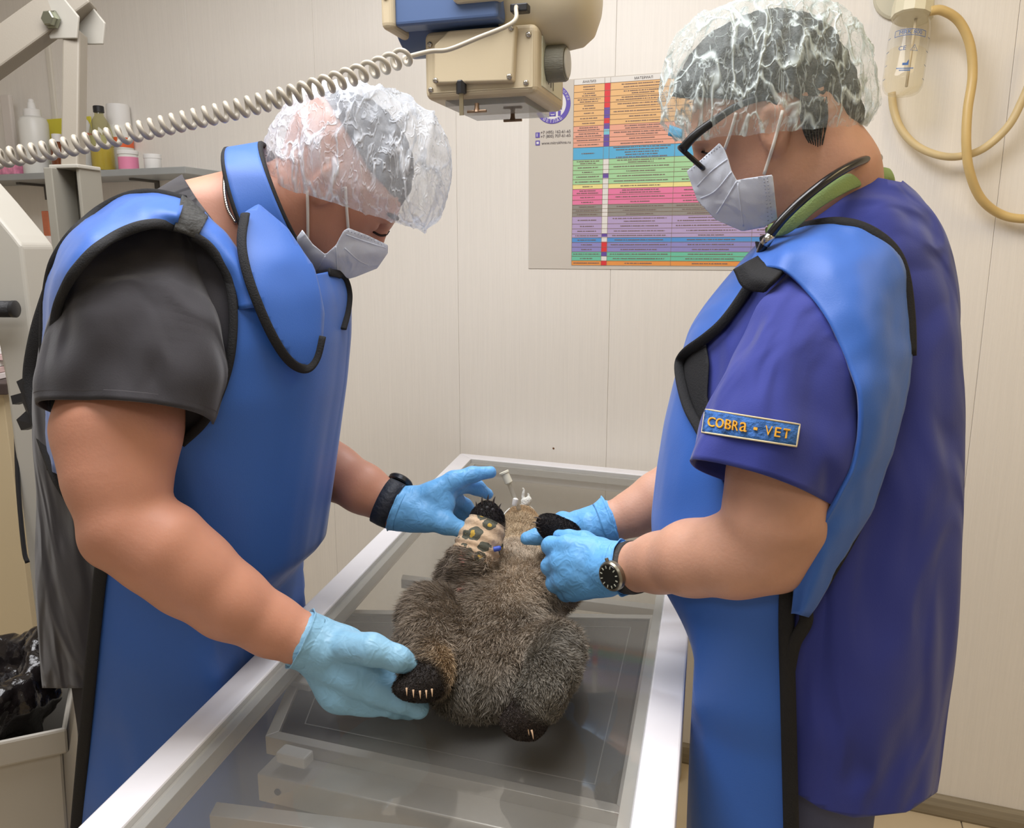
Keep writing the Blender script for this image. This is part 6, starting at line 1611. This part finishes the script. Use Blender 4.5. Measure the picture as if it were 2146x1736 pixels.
quads = np.concatenate([b0 + np.array([[0, 1, 3, 2]]), b0 + np.array([[2, 3, 5, 4]])]); tris = b0 + np.array([[4, 5, 6]])
fm = bpy.data.meshes.new('fur'); fm.vertices.add(len(FV)); fm.vertices.foreach_set('co', FV.astype(np.float32).ravel())
lv = np.concatenate([quads.ravel(), tris.ravel()]).astype(np.int32); fm.loops.add(len(lv)); fm.loops.foreach_set('vertex_index', lv)
lt = np.concatenate([np.full(len(quads), 4), np.full(len(tris), 3)]).astype(np.int32); ls = np.concatenate([[0], np.cumsum(lt)[:-1]]).astype(np.int32)
fm.polygons.add(len(lt)); fm.polygons.foreach_set('loop_start', ls); fm.polygons.foreach_set('loop_total', lt); fm.update(calc_edges=True)
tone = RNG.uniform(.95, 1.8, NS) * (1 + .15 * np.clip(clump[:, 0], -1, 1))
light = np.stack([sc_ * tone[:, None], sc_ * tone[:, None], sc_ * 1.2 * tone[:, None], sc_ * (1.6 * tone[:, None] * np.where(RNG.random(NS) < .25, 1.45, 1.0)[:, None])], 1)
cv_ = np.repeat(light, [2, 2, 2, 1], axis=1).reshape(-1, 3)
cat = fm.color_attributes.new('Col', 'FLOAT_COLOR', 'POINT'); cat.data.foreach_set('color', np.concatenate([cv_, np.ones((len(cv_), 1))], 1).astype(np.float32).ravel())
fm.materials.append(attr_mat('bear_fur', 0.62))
fur = bpy.data.objects.new('fur', fm); COL.objects.link(fur); attach(fur, bear); fur['kind'] = 'stuff'
# claws
claw_d = mat('claw_dark', (58, 48, 42), 0.35); claw_p = mat('claw_pale', (188, 156, 124), 0.4)
def claw(a, dirn, ln, m, r=.0022):
    d1 = unit(dirn)
    pth = np.array([a, a + d1 * ln * .5 + UP * ln * .12, a + d1 * ln * .95 - UP * ln * .02])
    mesh_obj('claw', *tube_vf(catmull(pth, 7), np.linspace(r, .0003, 7), 8), m, bear)
for i, (x, y) in enumerate(toesA): claw(P(x, y - 6, 1.264), pdir((i - 2) * .14 + .15, -1), .017, claw_d)
for x, y in toesB: claw(P(x - 3, y, 1.226), pdir(-1, -.3), .013, claw_d)
for x, y in toesC: claw(PZ(x, y - 4, .956), pdir(.15, 1) - ED * .7, .009, claw_p, .0014)
for x, y in toesD: claw(PZ(x, y - 4, .925), pdir(.25, 1) - ED * .6, .010, claw_p, .0014)
# paw pads, nose, closed mouth line
pad_m = mat('pad_black', (34, 28, 27), 0.5, bump=0.3, bscale=200)
for x, y in toesA[1:4]: mesh_obj('toe_pad', *(lambda f: (f.ell(P(x, y + 6, 1.260), (.006, .005, .007)), f.mesh(1))[1])(Field(P(x, y + 6, 1.260) - .012, P(x, y + 6, 1.260) + .012, .0016)), pad_m, bear)
nf = Field(PZ(1107, 1073, .95) - .03, PZ(1107, 1073, .95) + .03, .002); nf.ell(PZ(1107, 1073, .950), (.012, .010, .010), k=.004)
mesh_obj('nose', *nf.mesh(2), mat('nose_brown', (70, 50, 38), 0.45), bear)
# leopard print bandage on the left foreleg
def leopard():
    m = mat('bandage_leopard', (214, 186, 152), 0.8, bump=0.35, bscale=90); nt = m.node_tree; L = nt.links.new; b = nt.nodes['Principled BSDF']
    tc = nt.nodes.new('ShaderNodeTexCoord'); no = nt.nodes.new('ShaderNodeTexNoise'); no.inputs['Scale'].default_value = 60
    mx = nt.nodes.new('ShaderNodeMix'); mx.data_type = 'RGBA'; mx.inputs['Factor'].default_value = .014
    L(tc.outputs['Object'], no.inputs['Vector']); L(tc.outputs['Object'], mx.inputs[6]); L(no.outputs['Color'], mx.inputs[7])
    vo = nt.nodes.new('ShaderNodeTexVoronoi'); vo.inputs['Scale'].default_value = 46; L(mx.outputs[2], vo.inputs['Vector'])
    cr = nt.nodes.new('ShaderNodeValToRGB'); cr.color_ramp.interpolation = 'CONSTANT'
    e = cr.color_ramp.elements; e[0].position = 0; e[0].color = (*s2l((206, 168, 70)), 1); e[1].position = .22; e[1].color = (*s2l((92, 92, 78)), 1)
    x = e.new(.46); x.color = (*s2l((216, 186, 152)), 1)
    L(vo.outputs['Distance'], cr.inputs[0]); L(cr.outputs[0], b.inputs['Base Color'])
    return m
fdb = Field(P(990, 1190, 1.25) - .08, P(1020, 1085, 1.27) + .08, .003)
fdb.chain([(P(990, 1178, 1.250), .0365), (P(1006, 1135, 1.260), .0325), (P(1019, 1100, 1.268), .030)], .012)
wV, wF = fdb.mesh(2); pq = proj(wV)
ax_ = unit(bb_ - ba); tt = (wV - ba) @ ax_
wr_ = .0012 * np.sin(tt * 480 + 2 * np.sin(tt * 90)); wN = normals(wV, wF); wV = wV + wN * wr_[:, None]
wV, wF = clip(wV, wF, np.maximum(-(tt + .012), tt - (np.linalg.norm(bb_ - ba) + .004)))
bo = solid(mesh_obj('bandage', wV, wF, leopard(), bear), .002); bo['label'] = 'leopard print bandage'
# breathing tube, gauze tie, catheter
et = thing('breathing_tube', 'clear breathing tube with white connector in the mouth of the cub', 'tube', PZ(1085, 1064, .955))
tb = clear_mat('tube_clear', (236, 234, 224), .08, 1.4, .92, milky=.4)
tube('tube_shaft', catmull([PZ(1092, 1084, .946), P(1086, 1062, 1.50), P(1076, 1038, 1.50), P(1066, 1012, 1.50)], 16), .0042, tb, et, 12)
cd_ = unit(P(1058, 990, 1.50) - P(1070, 1016, 1.50))
lathe('connector', [(.0062, 0), (.0078, .002), (.0078, .02), (.0095, .021), (.0095, .024), (.0088, .0245)], P(1067, 1014, 1.50), mat('connector_ivory', (226, 222, 202), .4), et, basis(cd_), 16)
lathe('cuff_valve', [(.0045, 0), (.0052, .002), (.0052, .012), (.003, .014)], P(1078, 1060, 1.485), mat('valve_white', (236, 234, 228), .4), et, basis(pdir(.2, -1)), 12)
gz = mat('gauze_white', (228, 226, 216), .95, bump=.4, bscale=300)
gt = thing('gauze_tie', 'white gauze strip knotted round the muzzle of the cub', 'gauze', PZ(1100, 1068, .96))
gc = PZ(1097, 1081, .944); tB = bvh((bV, bF)); gp_ = []
for a_ in np.linspace(0, 2 * math.pi, 48, endpoint=False):
    dr = math.cos(a_) * EX + math.sin(a_) * UP; hq = tB.ray_cast(Vector(gc + dr * .07), Vector(-dr))
    gp_.append(gc + dr * (.021 if hq[0] is None else max(.012, min(.05, float((np.array(hq[0]) - gc) @ dr) + .0008))))
gp_ = np.array(gp_); gp_[:, 2] = np.maximum(gp_[:, 2], TT + .003)
V_, F_ = tube_vf(gp_, .0022, 8, closed=True); mesh_obj('gauze_band', V_, F_, gz, gt)
KD = 1.575
fk = Field(P(1101, 1058, KD) - .04, P(1101, 1058, KD) + .04, .002)
for x, y in ((1100, 1069), (1098, 1062), (1104, 1055), (1099, 1052), (1107, 1048)): fk.ell(P(x, y, KD), (.0068, .0065, .0078), k=.003)
kV, kF = fk.mesh(1); mesh_obj('knot', kV + normals(kV, kF) * (.0012 * nz(kV, 120, 1, 2))[:, None], kF, gz, gt)
for pts in ([(1099, 1053), (1096, 1040), (1098, 1028), (1095, 1023)], [(1104, 1051), (1108, 1040), (1106, 1034)]):
    mesh_obj('gauze_end', *tube_vf(catmull([P(x, y, KD) for x, y in pts], 12), np.linspace(.004, .0012, 12), 8, flat=.4, fixed=ED), gz, gt)
ivt = thing('intravenous_catheter', 'small catheter with thin line at the raised foreleg', 'catheter', PZ(1046, 1140, TZ))
tube('thin_line', catmull([P(1044, 1112, 1.26), P(1050, 1090, 1.30), P(1058, 1076, 1.34), P(1068, 1066, 1.40)], 16), .0011, gz, ivt, 6)
lathe('hub', [(.003, 0), (.004, .001), (.004, .01), (.002, .012)], P(1034, 1152, 1.225), mat('hub_blue', (64, 92, 190), .4), ivt, basis(pdir(1, -.2)), 12)
